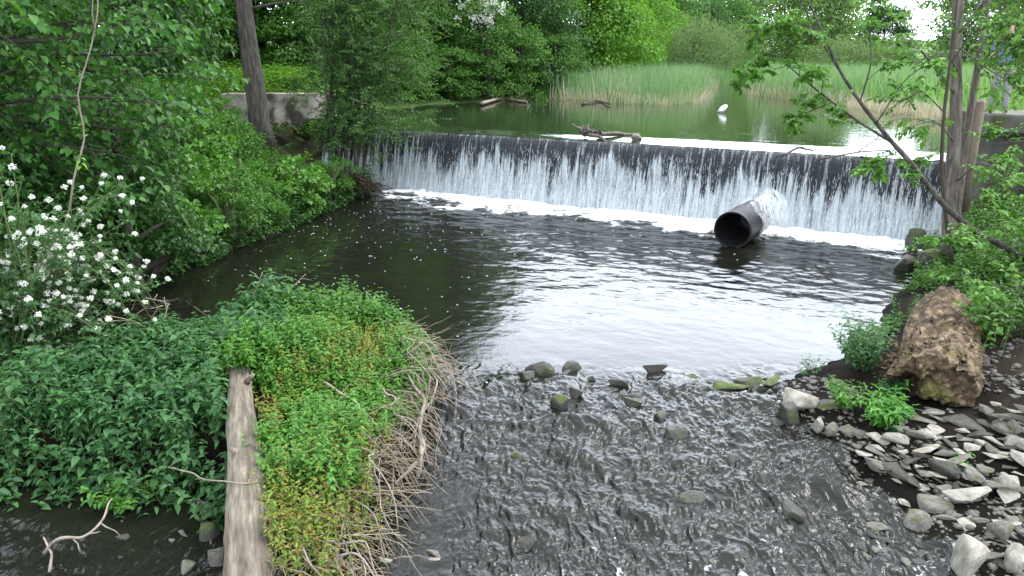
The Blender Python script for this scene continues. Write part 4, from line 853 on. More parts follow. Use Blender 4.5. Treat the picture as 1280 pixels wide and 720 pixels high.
stick('dead_branch', 'forked pale branch dipping into the water beside the mound', A3([(505, 470, .45), (538, 500, .3), (520, 540, .1), (530, 570, -.05), (523, 632, -.42)]), .016, .028, kids=2)
stick('dead_branch', 'thin branch curving down beside the forked branch', A3([(515, 430, .5), (548, 470, .35), (540, 500, .2), (515, 560, -.1)]), .012, .008, kids=3)
stick('dead_branch', 'dark branch leaning on slabs below the mound', A3([(480, 590, -.05), (470, 640, -.28), (455, 668, -.38)]), .02, .014, kids=1)
stick('dead_branch', 'pale twig standing upright at the back edge of the mound', A3([(312, 392, .7), (322, 360, 1.0), (327, 340, 1.2)]), .010, .005, kids=3)
stick('dead_branch', 'slanting twig over the water behind the mound', A3([(335, 395, .7), (362, 365, .95), (383, 344, 1.15)]), .008, .004, kids=1)
stick('dead_branch', 'white broken twig beside the flowering bush', A3([(195, 425, .5), (203, 400, .7), (210, 378, .9)]), .014, .007, kids=2)
stick('dead_branch', 'horizontal twig crossing toward the white broken twig', A3([(180, 372, .95), (200, 376, .9), (213, 380, .85)]), .008, .005)
stick('dead_branch', 'crooked pale branch in the dark channel at lower left', A3([(55, 690, -.3), (75, 672, -.1), (105, 672, -.12), (128, 650, -.05), (140, 625, .0)]), .017, .008, kids=3)
stick('dead_branch', 'short crooked branch at the foot of the dark channel', A3([(62, 715, -.38), (66, 690, -.25), (55, 672, -.2)]), .014, .008)
stick('dead_branch', 'long thin vine stem crossing over the fallen log', A3([(200, 583, .15), (250, 590, .2), (300, 608, .42), (345, 600, .3), (400, 640, .15)]), .008, .005)
stick('dead_branch', 'thick root stub at the near end of the mound', A3([(380, 690, .0), (425, 700, -.1), (440, 716, -.2)]), .03, .02, kids=1)
stick('dead_branch', 'bowed dry stem arching along the mound face', A3([(400, 480, .6), (450, 500, .55), (470, 560, .25), (430, 640, -.05)]), .011, .007, kids=3)
stick('dead_branch', 'slender stem leaning out past the tip of the mound', A3([(470, 400, .6), (530, 440, .45), (572, 478, .1), (602, 500, -.02)]), .010, .006, kids=2)
stick('dead_branch', 'slender stem poking up from the back tip of the mound', A3([(440, 400, .6), (462, 380, .85), (470, 366, 1.0)]), .009, .005, kids=1)
for i, (x, y) in enumerate([(430, 470), (445, 530), (420, 600), (400, 650), (455, 450), (480, 420), (410, 560), (465, 480), (500, 440), (390, 620), (485, 460), (440, 620)]):
    p = at(x, y, z=.5 - .5 * (y - 400) / 320); stick('dead_branch', 'tangled grey stem among the straw on the mound face', [p, p + [.12 + .1 * rng.uniform(), -.15, -.08], p + [.22 + .2 * rng.uniform(), -.3 - .2 * rng.uniform(), -.35]], .009, .005, kids=3, group='tangled stems in the straw')
# straw
b = Buf()
for i in range(900):
    yy = 5.2 + 4.7 * rng.uniform(); xe = np.interp(yy, [4, 5.3, 6.3, 7.2, 8.2, 9.3, 9.9], [-1.35, -1.25, -1.15, -1.05, -.95, -.8, -.95]); off = rng.uniform(-.08, .85) * rng.uniform(.3, 1)
    p = np.array([xe - off, yy, 0]); p[2] = float(ground_z(p[0], p[1])) + rng.uniform(.02, .2); az = rng.normal(-.5, 1.0); ln = rng.uniform(.18, .65); d = np.array([math.cos(az), math.sin(az), rng.normal(-.1, .35)])
    q = p + d * ln * .5; e_ = p + d * ln + [0, 0, -ln * rng.uniform(.1, .9) * (off < .25)]; tq = np.linspace(0, 1, 5)[:, None]; C = (1 - tq) ** 2 * p + 2 * tq * (1 - tq) * q + tq ** 2 * e_ + rng.normal(0, .008, (5, 3)); r_ = rng.uniform(.0015, .007) 
    b.tube(C, np.linspace(r_, r_ * .5, 5), 3, cap=False)
tag(b.build('dry_straw', M['straw']), 'matted dry straw hanging off the right edge of the mound', 'straw', kind='stuff')
n = 120; c = at(165, 395, z=.5); P = c + rng.normal(0, 1, (n, 3)) * [.35, .5, .08]; c2 = at(205, 455, z=.4); P[60:] = c2 + rng.normal(0, 1, (60, 3)) * [.35, .3, .06]
lv = Leaves(); lv.add(P, unit(rng.normal(0, 1, (n, 3)) * [1, 1, .3]), unit(rng.normal(0, 1, (n, 3))), rng.uniform(.2, .5, n))
tag(link('dry_stalks', lv.mesh('dry_stalks', M['straw'], aspect=.025, style='blade', fold=0, droop=.1)), 'dry brown stalks lying behind the nettles', 'straw', kind='stuff')
# roots under the willow at the left end of the falls
c = at(455, 232, z=.35)
rt = Buf()
for i in range(34):
    p = np.array([rng.normal(-.3, .3), rng.normal(.1, .25), rng.uniform(.0, .35)]); rt.tube(path(p, p + np.array([rng.uniform(.15, .8), rng.uniform(-.6, .1), -rng.uniform(.1, .4)]), 6, .06, .1, i), np.linspace(.028, .006, 6), 5)
tag(rt.build('root_mass', M['root'], loc=tuple(c)), 'dark exposed root mass overhanging the pool below the willow', 'roots')

# ------------------------------------------------------------------ stones
def hull_stone(seed, flat=.4, npt=16, bev=.06, noise=.03):
    r = np.random.default_rng(seed); bm = bmesh.new()
    pts = unit(r.normal(0, 1, (npt, 3))) * r.uniform(.75, 1, (npt, 1)); pts[:, 2] = np.clip(pts[:, 2], -.62, .62) * flat / .62
    for p in pts: bm.verts.new(Vector(p))
    h = bmesh.ops.convex_hull(bm, input=bm.verts[:]); bmesh.ops.delete(bm, geom=list({g for g in h['geom_interior'] + h['geom_unused'] if isinstance(g, bmesh.types.BMVert)}), context='VERTS')
    bmesh.ops.triangulate(bm, faces=bm.faces[:]); bmesh.ops.subdivide_edges(bm, edges=bm.edges[:], cuts=4, use_grid_fill=True); bmesh.ops.triangulate(bm, faces=bm.faces[:])
    for _ in range(max(1, int(bev * 40))): bmesh.ops.smooth_vert(bm, verts=bm.verts[:], factor=.5, use_axis_x=True, use_axis_y=True, use_axis_z=True)
    for v in bm.verts:
        c = v.co; v.co = c * (1 + 2.2 * noise * float(fbm(c.x * 2.6, c.y * 2.6, c.z * 5, seed, 4)))
    me = bpy.data.meshes.new('stone'); bm.to_mesh(me); bm.free(); return me
def with_mat(me, m):
    x = me.copy(); x.materials.clear(); x.materials.append(m); return x
slabs = [hull_stone(300 + i, .20, 9, .024, noise=.02) for i in range(9)]; blocks = [hull_stone(330 + i, .5, 12, .05) for i in range(7)]; rounds = [hull_stone(360 + i, .55, 24, .16, .05) for i in range(5)]
SM = {}
def stone(me, mat, p, size, rot, label, group=None, name='stone', cat='stone'):
    key = (me.name, mat)
    if key not in SM: SM[key] = with_mat(me, M[mat])
    o = link(name, SM[key], None, tuple(p)); o.scale = size; o.rotation_euler = rot; return tag(o, label, cat, group)
def big(px, py, z, w, d, h, me, mat, rz, label, tilt=(0, 0), group=None):
    p = at(px, py, z=z); w, d, h = [q * (1.25 if 455 < py < 500 and px < 970 else 1) for q in (w, d, h)]; return stone(me, mat, p, (w, d, h), (tilt[0], tilt[1], rz), label, group)
big(992, 497, .08, .36, .27, .62, slabs[3], 'stone_pale', .2, 'large pale boulder with flat top at the end of the stone sill', (.25, .05))
big(985, 520, -.05, .22, .18, .3, rounds[1], 'stone_wet', 1.0, 'dark wet stone tucked below the large pale boulder')
big(1040, 505, .02, .26, .2, .45, slabs[1], 'stone_moss', .4, 'mossy slab between the pale boulder and the rotten log')
big(1040, 484, .05, .24, .16, .5, slabs[2], 'stone_moss', -.2, 'mossy stone behind the pale boulder')
big(1022, 530, -.02, .08, .12, .2, blocks[2], 'stone_pale', .1, 'small upright pale stone right of the pale boulder')
big(1042, 538, -.02, .14, .11, .2, blocks[3], 'stone_grey', .8, 'grey stone next to the small upright pale stone')
big(905, 482, -.01, .30, .13, .22, slabs[3], 'stone_moss', .05, 'long low moss-green stone in the sill left of the pale boulder')
big(962, 476, .0, .2, .12, .25, slabs[0], 'stone_moss', .3, 'dark mossy stone joining the sill behind the pale boulder')
big(840, 470, -.03, .34, .12, .2, slabs[4], 'stone_wet', -.25, 'dark slanting stone in the middle of the sill')
big(676, 466, -.02, .22, .12, .26, rounds[0], 'stone_wet', .2, 'dark rounded stone at the left start of the sill')
big(716, 464, -.02, .16, .08, .2, rounds[2], 'stone_wet', .5, 'small dark stone beside the rounded sill stone')
big(700, 508, -.06, .16, .12, .3, rounds[3], 'stone_moss', .2, 'mossy green stone breaking the riffle surface')
big(798, 505, -.14, .14, .10, .25, rounds[2], 'stone_wet', .9, 'dark stone awash below the middle of the sill')
big(845, 552, -.22, .2, .16, .35, rounds[4], 'stone_wet', .2, 'algae covered stone submerged in the centre of the riffle')
big(825, 530, -.2, .18, .13, .3, rounds[1], 'stone_wet', 1.2, 'dark hump of stone just upstream of the algae covered stone')
big(645, 580, -.28, .14, .1, .3, rounds[0], 'stone_moss', .1, 'small green stone in the left part of the riffle')
big(860, 638, -.44, .26, .2, .45, rounds[3], 'stone_wet', .4, 'big dark boulder splitting the rapid at lower centre')
big(985, 655, -.46, .34, .22, .42, rounds[1], 'stone_wet', 2.0, 'broad brown boulder under the water near the right stones')
big(1010, 590, -.32, .2, .16, .3, rounds[4], 'stone_wet', .8, 'brown wet boulder in the shallows by the right stones')
big(920, 585, -.3, .16, .12, .3, rounds[2], 'stone_wet', .8, 'small dark boulder right of the riffle centre')
big(660, 690, -.5, .26, .18, .4, rounds[0], 'stone_wet', .3, 'dark boulder under falling water at the bottom edge')
big(745, 705, -.52, .2, .15, .34, rounds[4], 'stone_wet', .3, 'dark boulder at the bottom edge right of the first')
big(1095, 600, -.25, .28, .16, .2, slabs[5], 'stone_wet', .5, 'flat dark slab just awash beside the white chip')
big(1130, 628, -.24, .10, .045, .10, slabs[6], 'stone_pale', -.9, 'narrow white chip of stone lying in the shallows', (.2, .3))
big(1205, 615, -.1, .36, .17, .42, slabs[0], 'stone_pale', -.25, 'largest pale flat slab in the right rubble', (.15, .1))
big(1213, 697, -.2, .23, .2, .44, blocks[4], 'stone_pale', .5, 'bright pale boulder at the bottom right')
big(1262, 560, .05, .2, .15, .36, blocks[1], 'stone_pale', .2, 'rounded buff boulder at the right edge below the log')
big(1257, 605, -.05, .17, .12, .3, blocks[5], 'stone_pale', .1, 'pale block right of the largest flat slab')
big(1150, 660, -.34, .2, .14, .3, rounds[2], 'stone_grey', .1, 'grey wet boulder half in water beside the bright boulder')
big(1250, 665, -.2, .15, .12, .24, rounds[3], 'stone_grey', .1, 'round dark grey stone above the bright boulder')
big(1275, 700, -.2, .2, .14, .3, blocks[3], 'stone_pale', .9, 'pale block cut by the bottom right corner')
big(1160, 578, -.08, .30, .12, .26, slabs[2], 'stone_grey', -.55, 'long tilted grey slab below the leafy plants', (.3, .1))
big(1195, 545, .0, .3, .16, .3, slabs[4], 'stone_grey', -.35, 'grey slab leaning under the rotten log end', (.35, .1))
big(1228, 460, .35, .16, .14, .42, blocks[6], 'stone_grey', .3, 'grey upright boulder wedged right of the rotten log')
big(1215, 500, .12, .18, .15, .3, rounds[1], 'stone_wet', .3, 'dark round boulder under the right side of the rotten log')
big(1220, 570, -.03, .16, .10, .14, rounds[3], 'stone_moss', .3, 'moss cushioned stone among the rubble')
big(405, 252, .05, .75, .35, .75, blocks[0], 'stone_wet', .35, 'dark square block set in the left bank at the waterline')
big(1130, 332, .05, .5, .35, .5, blocks[2], 'stone_wet', .6, 'dark boulder at the right foot of the falls')
big(1150, 300, .2, .4, .3, .6, blocks[6], 'stone_moss', .2, 'mossy boulder behind the first at the right end of the falls')
big(1165, 330, .2, .4, .3, .5, rounds[4], 'stone_moss', .2, 'mossy boulder at the base of the right trunks')
big(542, 698, -.38, .18, .09, .16, slabs[1], 'stone_pale', .15, 'white flat stone at the bottom left of the rapid')
big(480, 700, -.38, .14, .09, .15, slabs[3], 'stone_pale', .2, 'pale flat stone left of the white flat stone')
big(455, 612, -.25, .13, .1, .15, slabs[5], 'stone_grey', .9, 'grey slab under the hanging roots')
big(485, 645, -.36, .13, .11, .14, slabs[6], 'stone_grey', .2, 'flat grey slab in the shallows below the roots')
big(505, 625, -.36, .12, .09, .2, rounds[0], 'stone_moss', .2, 'greenish stone beside the forked branch foot')
big(520, 672, -.43, .14, .08, .08, slabs[2], 'stone_wet', .4, 'thin dark slate in the shallows')
big(250, 500 + 135, -.3, .12, .08, .2, blocks[1], 'stone_grey', .5, 'pointed grey stone in the shaded channel left of the log')
big(262, 672, -.35, .14, .12, .3, rounds[1], 'stone_moss', .5, 'mossy stone touching the log on the left')
big(272, 700, -.35, .12, .1, .3, blocks[2], 'stone_grey', .1, 'grey stone at the bottom left beside the log')
big(235, 712, -.4, .14, .1, .2, blocks[4], 'stone_grey', 1.1, 'grey stone at the bottom edge left of the log')
# rubble
def rubble(n, poly_px, zf, sizes, label, group, mats, seed):
    r = np.random.default_rng(seed); poly = np.array(poly_px, float); k = 0; tries = 0; placed = []
    while k < n and tries < 4000:
        tries += 1; x = r.uniform(poly[:, 0].min(), poly[:, 0].max()); y = r.uniform(poly[:, 1].min(), poly[:, 1].max())
        if psdf(np.array([x]), np.array([y]), poly)[0] > 0: continue
        s = sizes[0] + (sizes[1] - sizes[0]) * r.uniform() ** 1.7
        if any((x - a) ** 2 + ((y - c) * 1.6) ** 2 < ((s + d) * 34) ** 2 for a, c, d in placed): continue
        p = at(x, y, z=-.15); 
        for _ in range(3): p = at(x, y, z=max(float(ground_z(p[0], p[1])), -.55))
        placed.append((x, y, s)); p[2] = p[2] if zf is None else water_z(p[0], p[1]) + zf + r.uniform(-.03, .03); me = [slabs, slabs, slabs, slabs, slabs, slabs, blocks][r.integers(7)]; me = me[r.integers(len(me))]
        p[2] += -.005; stone(me, mats[r.integers(len(mats))], p, (s * 1.25, s * r.uniform(.5, .8), s * r.uniform(.5, 1.0)), (r.normal(.1, .25), r.normal(.1, .2), r.normal(-.5, .45)), label, group); k += 1
rubble(200, [(1030, 535), (1120, 540), (1130, 512), (1200, 505), (1290, 480), (1290, 725), (1205, 725), (1185, 660), (1120, 600)], None, (.06, .24), 'loose slab or cobble in the rubble on the right shore', 'rubble on the right shore', ['stone_grey', 'stone_grey', 'stone_grey', 'stone_pale', 'stone_wet', 'stone_pale'], 5)
rubble(30, [(1060, 590), (1165, 640), (1200, 725), (1080, 725), (1040, 640)], -.03, (.06, .16), 'dark drowned cobble in the shallows beside the rubble', 'drowned cobbles', ['stone_wet', 'stone_wet', 'stone_grey'], 6)
rubble(22, [(440, 600), (520, 590), (560, 720), (430, 722)], .0, (.05, .13), 'small flat stone in the shallows under the roots', 'stones under the roots', ['stone_grey', 'stone_wet', 'stone_wet'], 7)
rubble(34, [(90, 640), (180, 610), (280, 600), (285, 720), (110, 722)], -.02, (.04, .13), 'small stone in the shaded channel', 'stones in the shaded channel', ['stone_wet', 'stone_grey'], 8)
rubble(45, [(560, 490), (980, 500), (1080, 640), (1090, 722), (560, 722)], None, (.10, .2), 'submerged stone on the bed of the riffle', 'bed stones of the riffle', ['stone_wet'], 9)

gb = Buf(); gm = np.array([v.co[:] for v in slabs[0].vertices]); ico = bmesh.new(); bmesh.ops.create_icosphere(ico, subdivisions=1, radius=1); iv = np.array([v.co[:] for v in ico.verts]); it = np.array([[v.index for v in f.verts] for f in ico.faces]); ico.free()
xy = scatter(5000, 2.8, 6.6, 5.0, 9.4, lambda x, y: (sRf(x, y) > -.05) & (fbm(x * 2, y * 2, 0, 291, 3) > -.1))
for x, y in xy:
    r_ = .012 + .05 * rng.uniform() ** 3; c, s_ = math.cos(x * 999), math.sin(x * 999); v = iv * rng.uniform(.5, 1.1, (12, 1)) * np.array([r_ * rng.uniform(1, 1.7), r_, r_ * rng.uniform(.3, .7)]); v = np.stack([v[:, 0] * c - v[:, 1] * s_, v[:, 0] * s_ + v[:, 1] * c, v[:, 2]], -1)
    gb.add(v + [x, y, float(ground_z(x, y)) + .003], None, it)
tag(gb.build('gravel', M['gravel'], smooth=False), 'wet dark gravel and stone chips between the slabs of the right shore', 'gravel', kind='stuff')

# ------------------------------------------------------------------ rotten log on the right shore
ra, rb_ = np.array([4.82, 8.45, .33]), np.array([5.95, 10.3, .58]); rl = thing('rotten_log', 'huge crumbling brown rotten log with hollow broken end on the right shore', 'log', tuple(ra)); ax = rb_ - ra; Lr = np.linalg.norm(ax); ax = unit(ax)
sx = unit(np.cross(ax, [0, 0, 1.])); sy = np.cross(sx, ax)
nt_, na = 110, 150; t = np.linspace(0, 1, nt_); a = np.linspace(0, 2 * np.pi, na, endpoint=False); TT, AA = np.meshgrid(t, a, indexing='ij')
ca, sa = np.cos(AA), np.sin(AA); base = .46 - .08 * TT
n1 = fbm(ca * 2.0 + 3, sa * 2.0, TT * 2.5, 401, 5); n2 = 1 - 2 * np.abs(fbm(ca * 5, sa * 5, TT * 3, 402, 4)); n3 = fbm(ca * 13, sa * 13, TT * 7, 403, 3)
rad = base * (1 + .26 * n1 + .13 * (n2 - .5) + .08 * n3) * (1 + .1 * ca)
st = (Lr * TT + (.16 * fbm(ca * 2.2, sa * 2.2, 7, 404, 4) + .12 * sa * -1 - .05) * (1 - TT))
V = (ax * st[..., None] + sx * (rad * ca)[..., None] + sy * (rad * sa * .98)[..., None]); idx = np.arange(nt_ * na).reshape(nt_, na)
Q = np.stack([idx[:-1], np.roll(idx[:-1], -1, 1), np.roll(idx[1:], -1, 1), idx[1:]], -1).reshape(-1, 4); b = Buf(); b.add(V.reshape(-1, 3), Q)
ri = np.linspace(1, 0, 40); RI, AI = np.meshgrid(ri, a, indexing='ij'); ci, si = np.cos(AI) * RI, np.sin(AI) * RI
hole = np.exp(-(((ci + .52) / .30) ** 2 + ((si - .08) / .34) ** 2)); hole2 = np.exp(-(((ci + .05) / .5) ** 2 + ((si + .55) / .25) ** 2))
dep = (1 - RI ** 6) * (.04 + .10 * fbm(ci * 3, si * 3, 1, 406, 5) + .06 * fbm(ci * 9, si * 9, 1, 407, 3)) + .34 * hole * (1 - RI ** 8) + .26 * hole2 * (1 - RI ** 8) - .16 * (1 - RI ** 2)
st0 = st[0][None] * RI ** 2 + st[0].mean() * (1 - RI ** 2) + dep
Vc = ax * st0[..., None] + sx * (rad[0][None] * ci)[..., None] + sy * (rad[0][None] * si * .98)[..., None]; idx = np.arange(40 * na).reshape(40, na)
Q = np.stack([idx[:-1], idx[1:], np.roll(idx[1:], -1, 1), np.roll(idx[:-1], -1, 1)], -1).reshape(-1, 4)
dark = ((hole + 0.8 * hole2)[:-1] > .3).reshape(-1).astype(int)  # hollows and lower face that take the shade-darkened wood
link('broken_end', mesh_np('broken_end', Vc.reshape(-1, 3), [Q], [M['rotten'], M['rotten_shaded']], True, dark), rl)
for i in range(260):
    aa = rng.uniform(0, 6.28); tt_ = rng.uniform(0, .55) ** 1.2 if rng.uniform() < .5 else rng.uniform(0, .08); r_ = .45 * (1 + .1 * rng.normal()); p = ax * (Lr * max(tt_, 0)) + sx * r_ * math.cos(aa) + sy * r_ * math.sin(aa)
    d = unit(ax * rng.normal(-.4, .6) + sx * math.cos(aa) * .35 + sy * math.sin(aa) * .3 + rng.normal(0, .3, 3)); b.tube(path(p, p + d * rng.uniform(.04, .14), 3, 0, .1, i), [.014, .010, .003], 4)
b.build('bark_shell', M['rotten'], rl)

# ------------------------------------------------------------------ pipe
pc = np.array([4.78, 16.75, .37]); pd = unit([.55, .83, .03]); pp = thing('drain_pipe', 'black open-fronted plastic pipe lying in the pool under the falls', 'pipe', tuple(pc))
sx = unit(np.cross(pd, [0, 0, 1.])); sy = np.cross(sx, pd); k = 48; a = np.linspace(0, 2 * np.pi, k, endpoint=False)
prof = [(1.5, .40), (1.0, .405), (.98, .415), (.94, .415), (.92, .405), (.12, .40), (.10, .415), (.0, .415), (-.012, .41), (-.012, .38), (.0, .375), (1.42, .36), (1.44, .2), (1.44, .002)]  # inner disc near the back end added to keep the bore dark
V = np.array([pd * s_ + r_ * (math.cos(q) * sx + math.sin(q) * sy) for s_, r_ in prof for q in a]); n = len(prof); idx = np.arange(n * k).reshape(n, k)
Q = np.stack([idx, np.roll(idx, -1, 1), np.roll(np.roll(idx, -1, 0), -1, 1), np.roll(idx, -1, 0)], -1)[:-1].reshape(-1, 4); b = Buf(); b.add(V, Q[:, ::-1]); b.build('pipe_wall', M['pipe'], pp)
bpy.data.objects['pipe_wall'].data.materials[0] = M['pipe']
# water draping over the pipe
n = 3000; q = rng.uniform(-.35, math.pi + .35, n); t0 = .7 + 1.5 * rng.uniform(0, 1, n) ** .8; fl = .43 + .16 * sst(1.1, 2.2, t0) * rng.uniform(.3, 1.3, n) + rng.normal(0, .03, n); l = rng.uniform(.06, .22, n); wd = rng.uniform(.003, .010, n)
r3 = lambda rr_, qq, tt_: pd * tt_[:, None] + sx * (rr_ * np.cos(qq))[:, None] + sy * (rr_ * np.sin(qq))[:, None]
sgn = np.where(q < math.pi / 2, -1, 1); a_ = r3(fl, q, t0); c_ = r3(fl + .03, q + sgn * l * 1.5, t0 - l * .35); c_[:, 2] -= l * .25; m_ = (a_ + c_) / 2; w_ = pd * wd[:, None]
V = np.stack([a_, m_ + w_, c_, m_ - w_], 1).reshape(-1, 3); F = (np.array([[0, 1, 2], [0, 2, 3]])[None] + (np.arange(n) * 4)[:, None, None]).reshape(-1, 3)
spo = link('spray', mesh_np('spray', V, [F], M['spray']), None, tuple(pc)); tag(spo, 'white splash of falling water draped over the back of the black pipe', 'spray', kind='stuff')

# ------------------------------------------------------------------ bits on the crest and pond
c = at(752, 172, z=1.82)
dw = thing('driftwood', 'reddish brown driftwood snag caught on the weir crest', 'driftwood', tuple(c)); b = Buf()
b.tube(path((-.1, .3, .08), (1.15, .55, .04), 7, 0, .03, 2), np.linspace(.06, .035, 7), 8, .2); b.tube(path((-.45, .35, .05), (.1, -.45, -.08), 7, .1, .06, 3), np.linspace(.07, .03, 7), 8, .2)
for i in range(9): p = np.array([rng.normal(-.3, .15), .2, .12]); b.tube(path(p, p + np.array([rng.normal(0, .22), rng.normal(0, .2), rng.uniform(.05, .25)]), 4, 0, .1, i), np.linspace(.045, .012, 4), 5)
b.build('branches', M['bark_brown'], dw)
stone(rounds[2], 'stone_wet', at(796, 172, z=1.85), (.2, .13, .16), (0, 0, .3), 'small dark lump of wood on the crest right of the driftwood snag', None, 'driftwood', 'driftwood')
c = at(903, 141, z=ZP); b = Buf(); P = np.array([(0, 0, -.02), (-.06, 0, .06), (.0, .02, .15), (.10, .02, .24), (.17, 0, .29)]); b.tube(P, [.09, .14, .13, .09, .03], 9, .25, 4)
tag(b.build('plastic_bag', M['bag'], loc=tuple(c)), 'small bright white bag floating upright on the green pond', 'bag')
stick('pond_log', 'pale log stranded on the left shore of the pond', [at(x, y, z=ZP + .12) for x, y in ((600, 129), (625, 122), (660, 126))], .08, .05, 'post', 2, 'log', None, k=8)
stick('pond_log', 'dark sunken branch in front of the reed bed', [at(x, y, z=ZP + .05) for x, y in ((728, 130), (748, 126), (764, 131))], .05, .03, 'bark_dark', 2, 'log', None)
stick('crest_branch', 'thin dark branch caught on the right part of the crest', [at(x, y, z=ZP + z) for x, y, z in ((980, 194, .02), (1000, 184, .12), (1018, 190, .03))], .03, .015, 'bark_dark', 1, 'branch', None)
stick('crest_branch', 'long low twig lying on the crest behind the sapling', [at(x, y, z=ZP + z) for x, y, z in ((1030, 196, .02), (1070, 190, .06), (1130, 186, .03))], .02, .01, 'bark_dark', 1, 'branch', None)

# ------------------------------------------------------------------ right hand trees
def limbtree(name, label, pts, r0, r1, bark, limbs, Ln, lm, sub=(8, 1.0, 5), leafn=6, cat='tree', aspect=.62, style='broad', k=10, start=.2):
    pts = [np.array(p) for p in pts]; o0 = pts[0]; root = thing(name, label, cat, tuple(o0)); b = Buf(); lv = Leaves()
    def smooth(ps):
        P = np.array(ps); tt = np.linspace(0, len(P) - 1, len(P) * 5); S = np.stack([np.interp(tt, np.arange(len(P)), P[:, a]) for a in range(3)], -1)
        for _ in range(3): S[1:-1] = (S[:-2] + S[1:-1] * 2 + S[2:]) / 4
        return S
    S = smooth([p - o0 for p in pts]); b.tube(S, np.linspace(r0, r1, len(S)), k, .1, 5)
    for (ps, q0, q1, ns, sl, n2) in limbs:
        P = smooth([np.array(p) - o0 for p in ps]); branchy(b, lv, P, q0, q1, ns, sl, leafn, Ln, n2, start=start, up=.08, droop=.3)
    b.build('trunk', bark, root); lv.build('crown', lm, root, aspect=aspect, style=style); return root
Yt = 14.3
a2 = lambda l, Y: [at(x, y, Y=Y + dy) for x, y, dy in l]
limbtree('riverside_tree', 'upright brown trunk rising on the right bank beside the wooden post', [at(1184, 318, Y=14.0)] + a2([(1188, 240, 0), (1196, 130, 0), (1194, 60, .1), (1202, -60, .2), (1206, -260, .3)], Yt), .125, .07, M['bark_brown'],
    [(a2([(1196, 120, 0), (1150, 60, -.5), (1100, 30, -1)], Yt), .03, .008, 6, .9, 5), (a2([(1200, 40, 0), (1240, -10, -.6), (1290, 40, -1)], Yt), .03, .008, 8, .9, 5),
     (a2([(1204, -60, 0), (1130, -40, -1), (1050, -10, -1.6)], Yt), .04, .008, 9, .9, 5), (a2([(1204, -100, 0), (1260, -60, -1), (1330, 40, -1.4)], Yt), .04, .008, 9, .9, 5),
     (a2([(1196, 180, 0), (1170, 150, -.5), (1130, 160, -.8)], Yt), .02, .006, 5, .6, 4), (a2([(1192, 230, 0), (1225, 200, -.6), (1275, 225, -.9)], Yt), .02, .006, 7, .7, 5),
     (a2([(1198, 90, 0), (1180, 60, -.4), (1155, 90, -.6)], Yt), .02, .006, 6, .7, 4), (a2([(1200, 60, 0), (1240, 90, -.6), (1275, 110, -.8)], Yt), .02, .006, 7, .7, 5)], .12, M['leaf_sap'])
limbtree('riverside_tree', 'slimmer leaning trunk just right of the upright brown trunk', [at(1192, 300, Y=14.5)] + a2([(1204, 200, 0), (1216, 120, 0), (1228, 50, 0), (1238, -40, 0), (1246, -180, 0)], 14.8), .08, .045, M['bark_brown'],
    [(a2([(1230, 40, 0), (1262, 10, -.5), (1300, 0, -1)], 14.8), .02, .006, 7, .8, 5), (a2([(1238, -40, 0), (1200, -60, -.6), (1140, -20, -1)], 14.8), .02, .006, 7, .8, 5), (a2([(1228, 40, -.3), (1252, 52, -1.4), (1282, 58, -1.6)], 14.8), .015, .005, 8, .4, 5), (a2([(1222, 90, 0), (1250, 60, -.6), (1285, 80, -1)], 14.8), .02, .006, 6, .7, 5)], .12, M['leaf_sap'], k=8)
limbtree('riverside_sapling', 'thin dark sapling stem in front of the upright brown trunk', a2([(1190, 330, 0), (1176, 220, 0), (1180, 140, 0), (1190, 60, 0), (1200, -30, 0)], 12.6), .035, .02, M['bark_dark'],
    [(a2([(1180, 140, 0), (1150, 110, -.2), (1120, 130, -.4)], 12.6), .012, .004, 5, .5, 4), (a2([(1188, 80, 0), (1215, 40, -.3), (1250, 30, -.4)], 12.6), .012, .004, 6, .5, 4), (a2([(1178, 200, 0), (1140, 205, -.2), (1090, 205, -.4)], 12.6), .012, .004, 5, .4, 4)], .10, M['leaf_mid'], cat='sapling', k=7)
Ys = 11.6
limbtree('leaning_sapling', 'sapling leaning left across the falls with a thin forked stem', [at(1330, 345, Y=11.2)] + a2([(1280, 322, 0), (1215, 287, 0), (1180, 258, 0), (1140, 205, 0), (1110, 172, .1), (1075, 128, .2), (1050, 90, .3), (1028, 40, .4), (1005, -10, .5)], Ys), .055, .012, M['bark'],
    [(a2([(1118, 180, .1), (1070, 150, .1), (1020, 112, .2), (985, 82, .2), (960, 55, .2)], Ys), .022, .005, 13, .62, 5), (a2([(1050, 90, .3), (1020, 40, .4), (995, -10, .5), (980, -50, .5)], Ys), .014, .005, 9, .55, 4),
     (a2([(1075, 128, .2), (1090, 80, .1), (1085, 20, 0), (1100, -30, 0)], Ys), .012, .004, 7, .5, 4), (a2([(1040, 128, .2), (1010, 140, .1), (985, 155, 0)], Ys), .010, .004, 6, .35, 4),
     (a2([(1095, 155, .1), (1130, 100, -.2), (1165, 75, -.3)], Ys), .012, .004, 3, .4, 2), (a2([(985, 82, .2), (950, 92, .2), (925, 96, .2)], Ys), .008, .003, 7, .4, 4), (a2([(1028, 40, .4), (985, 25, .3), (945, 40, .3)], Ys), .010, .003, 8, .45, 4),
     (a2([(1160, 232, 0), (1120, 225, -.2), (1085, 208, -.2)], Ys), .008, .003, 6, .3, 4), (a2([(1200, 280, 0), (1180, 300, -.3), (1150, 310, -.4)], Ys), .008, .003, 5, .3, 3)], 0.095, M['leaf_sap'], leafn=14, k=8, start=.15)
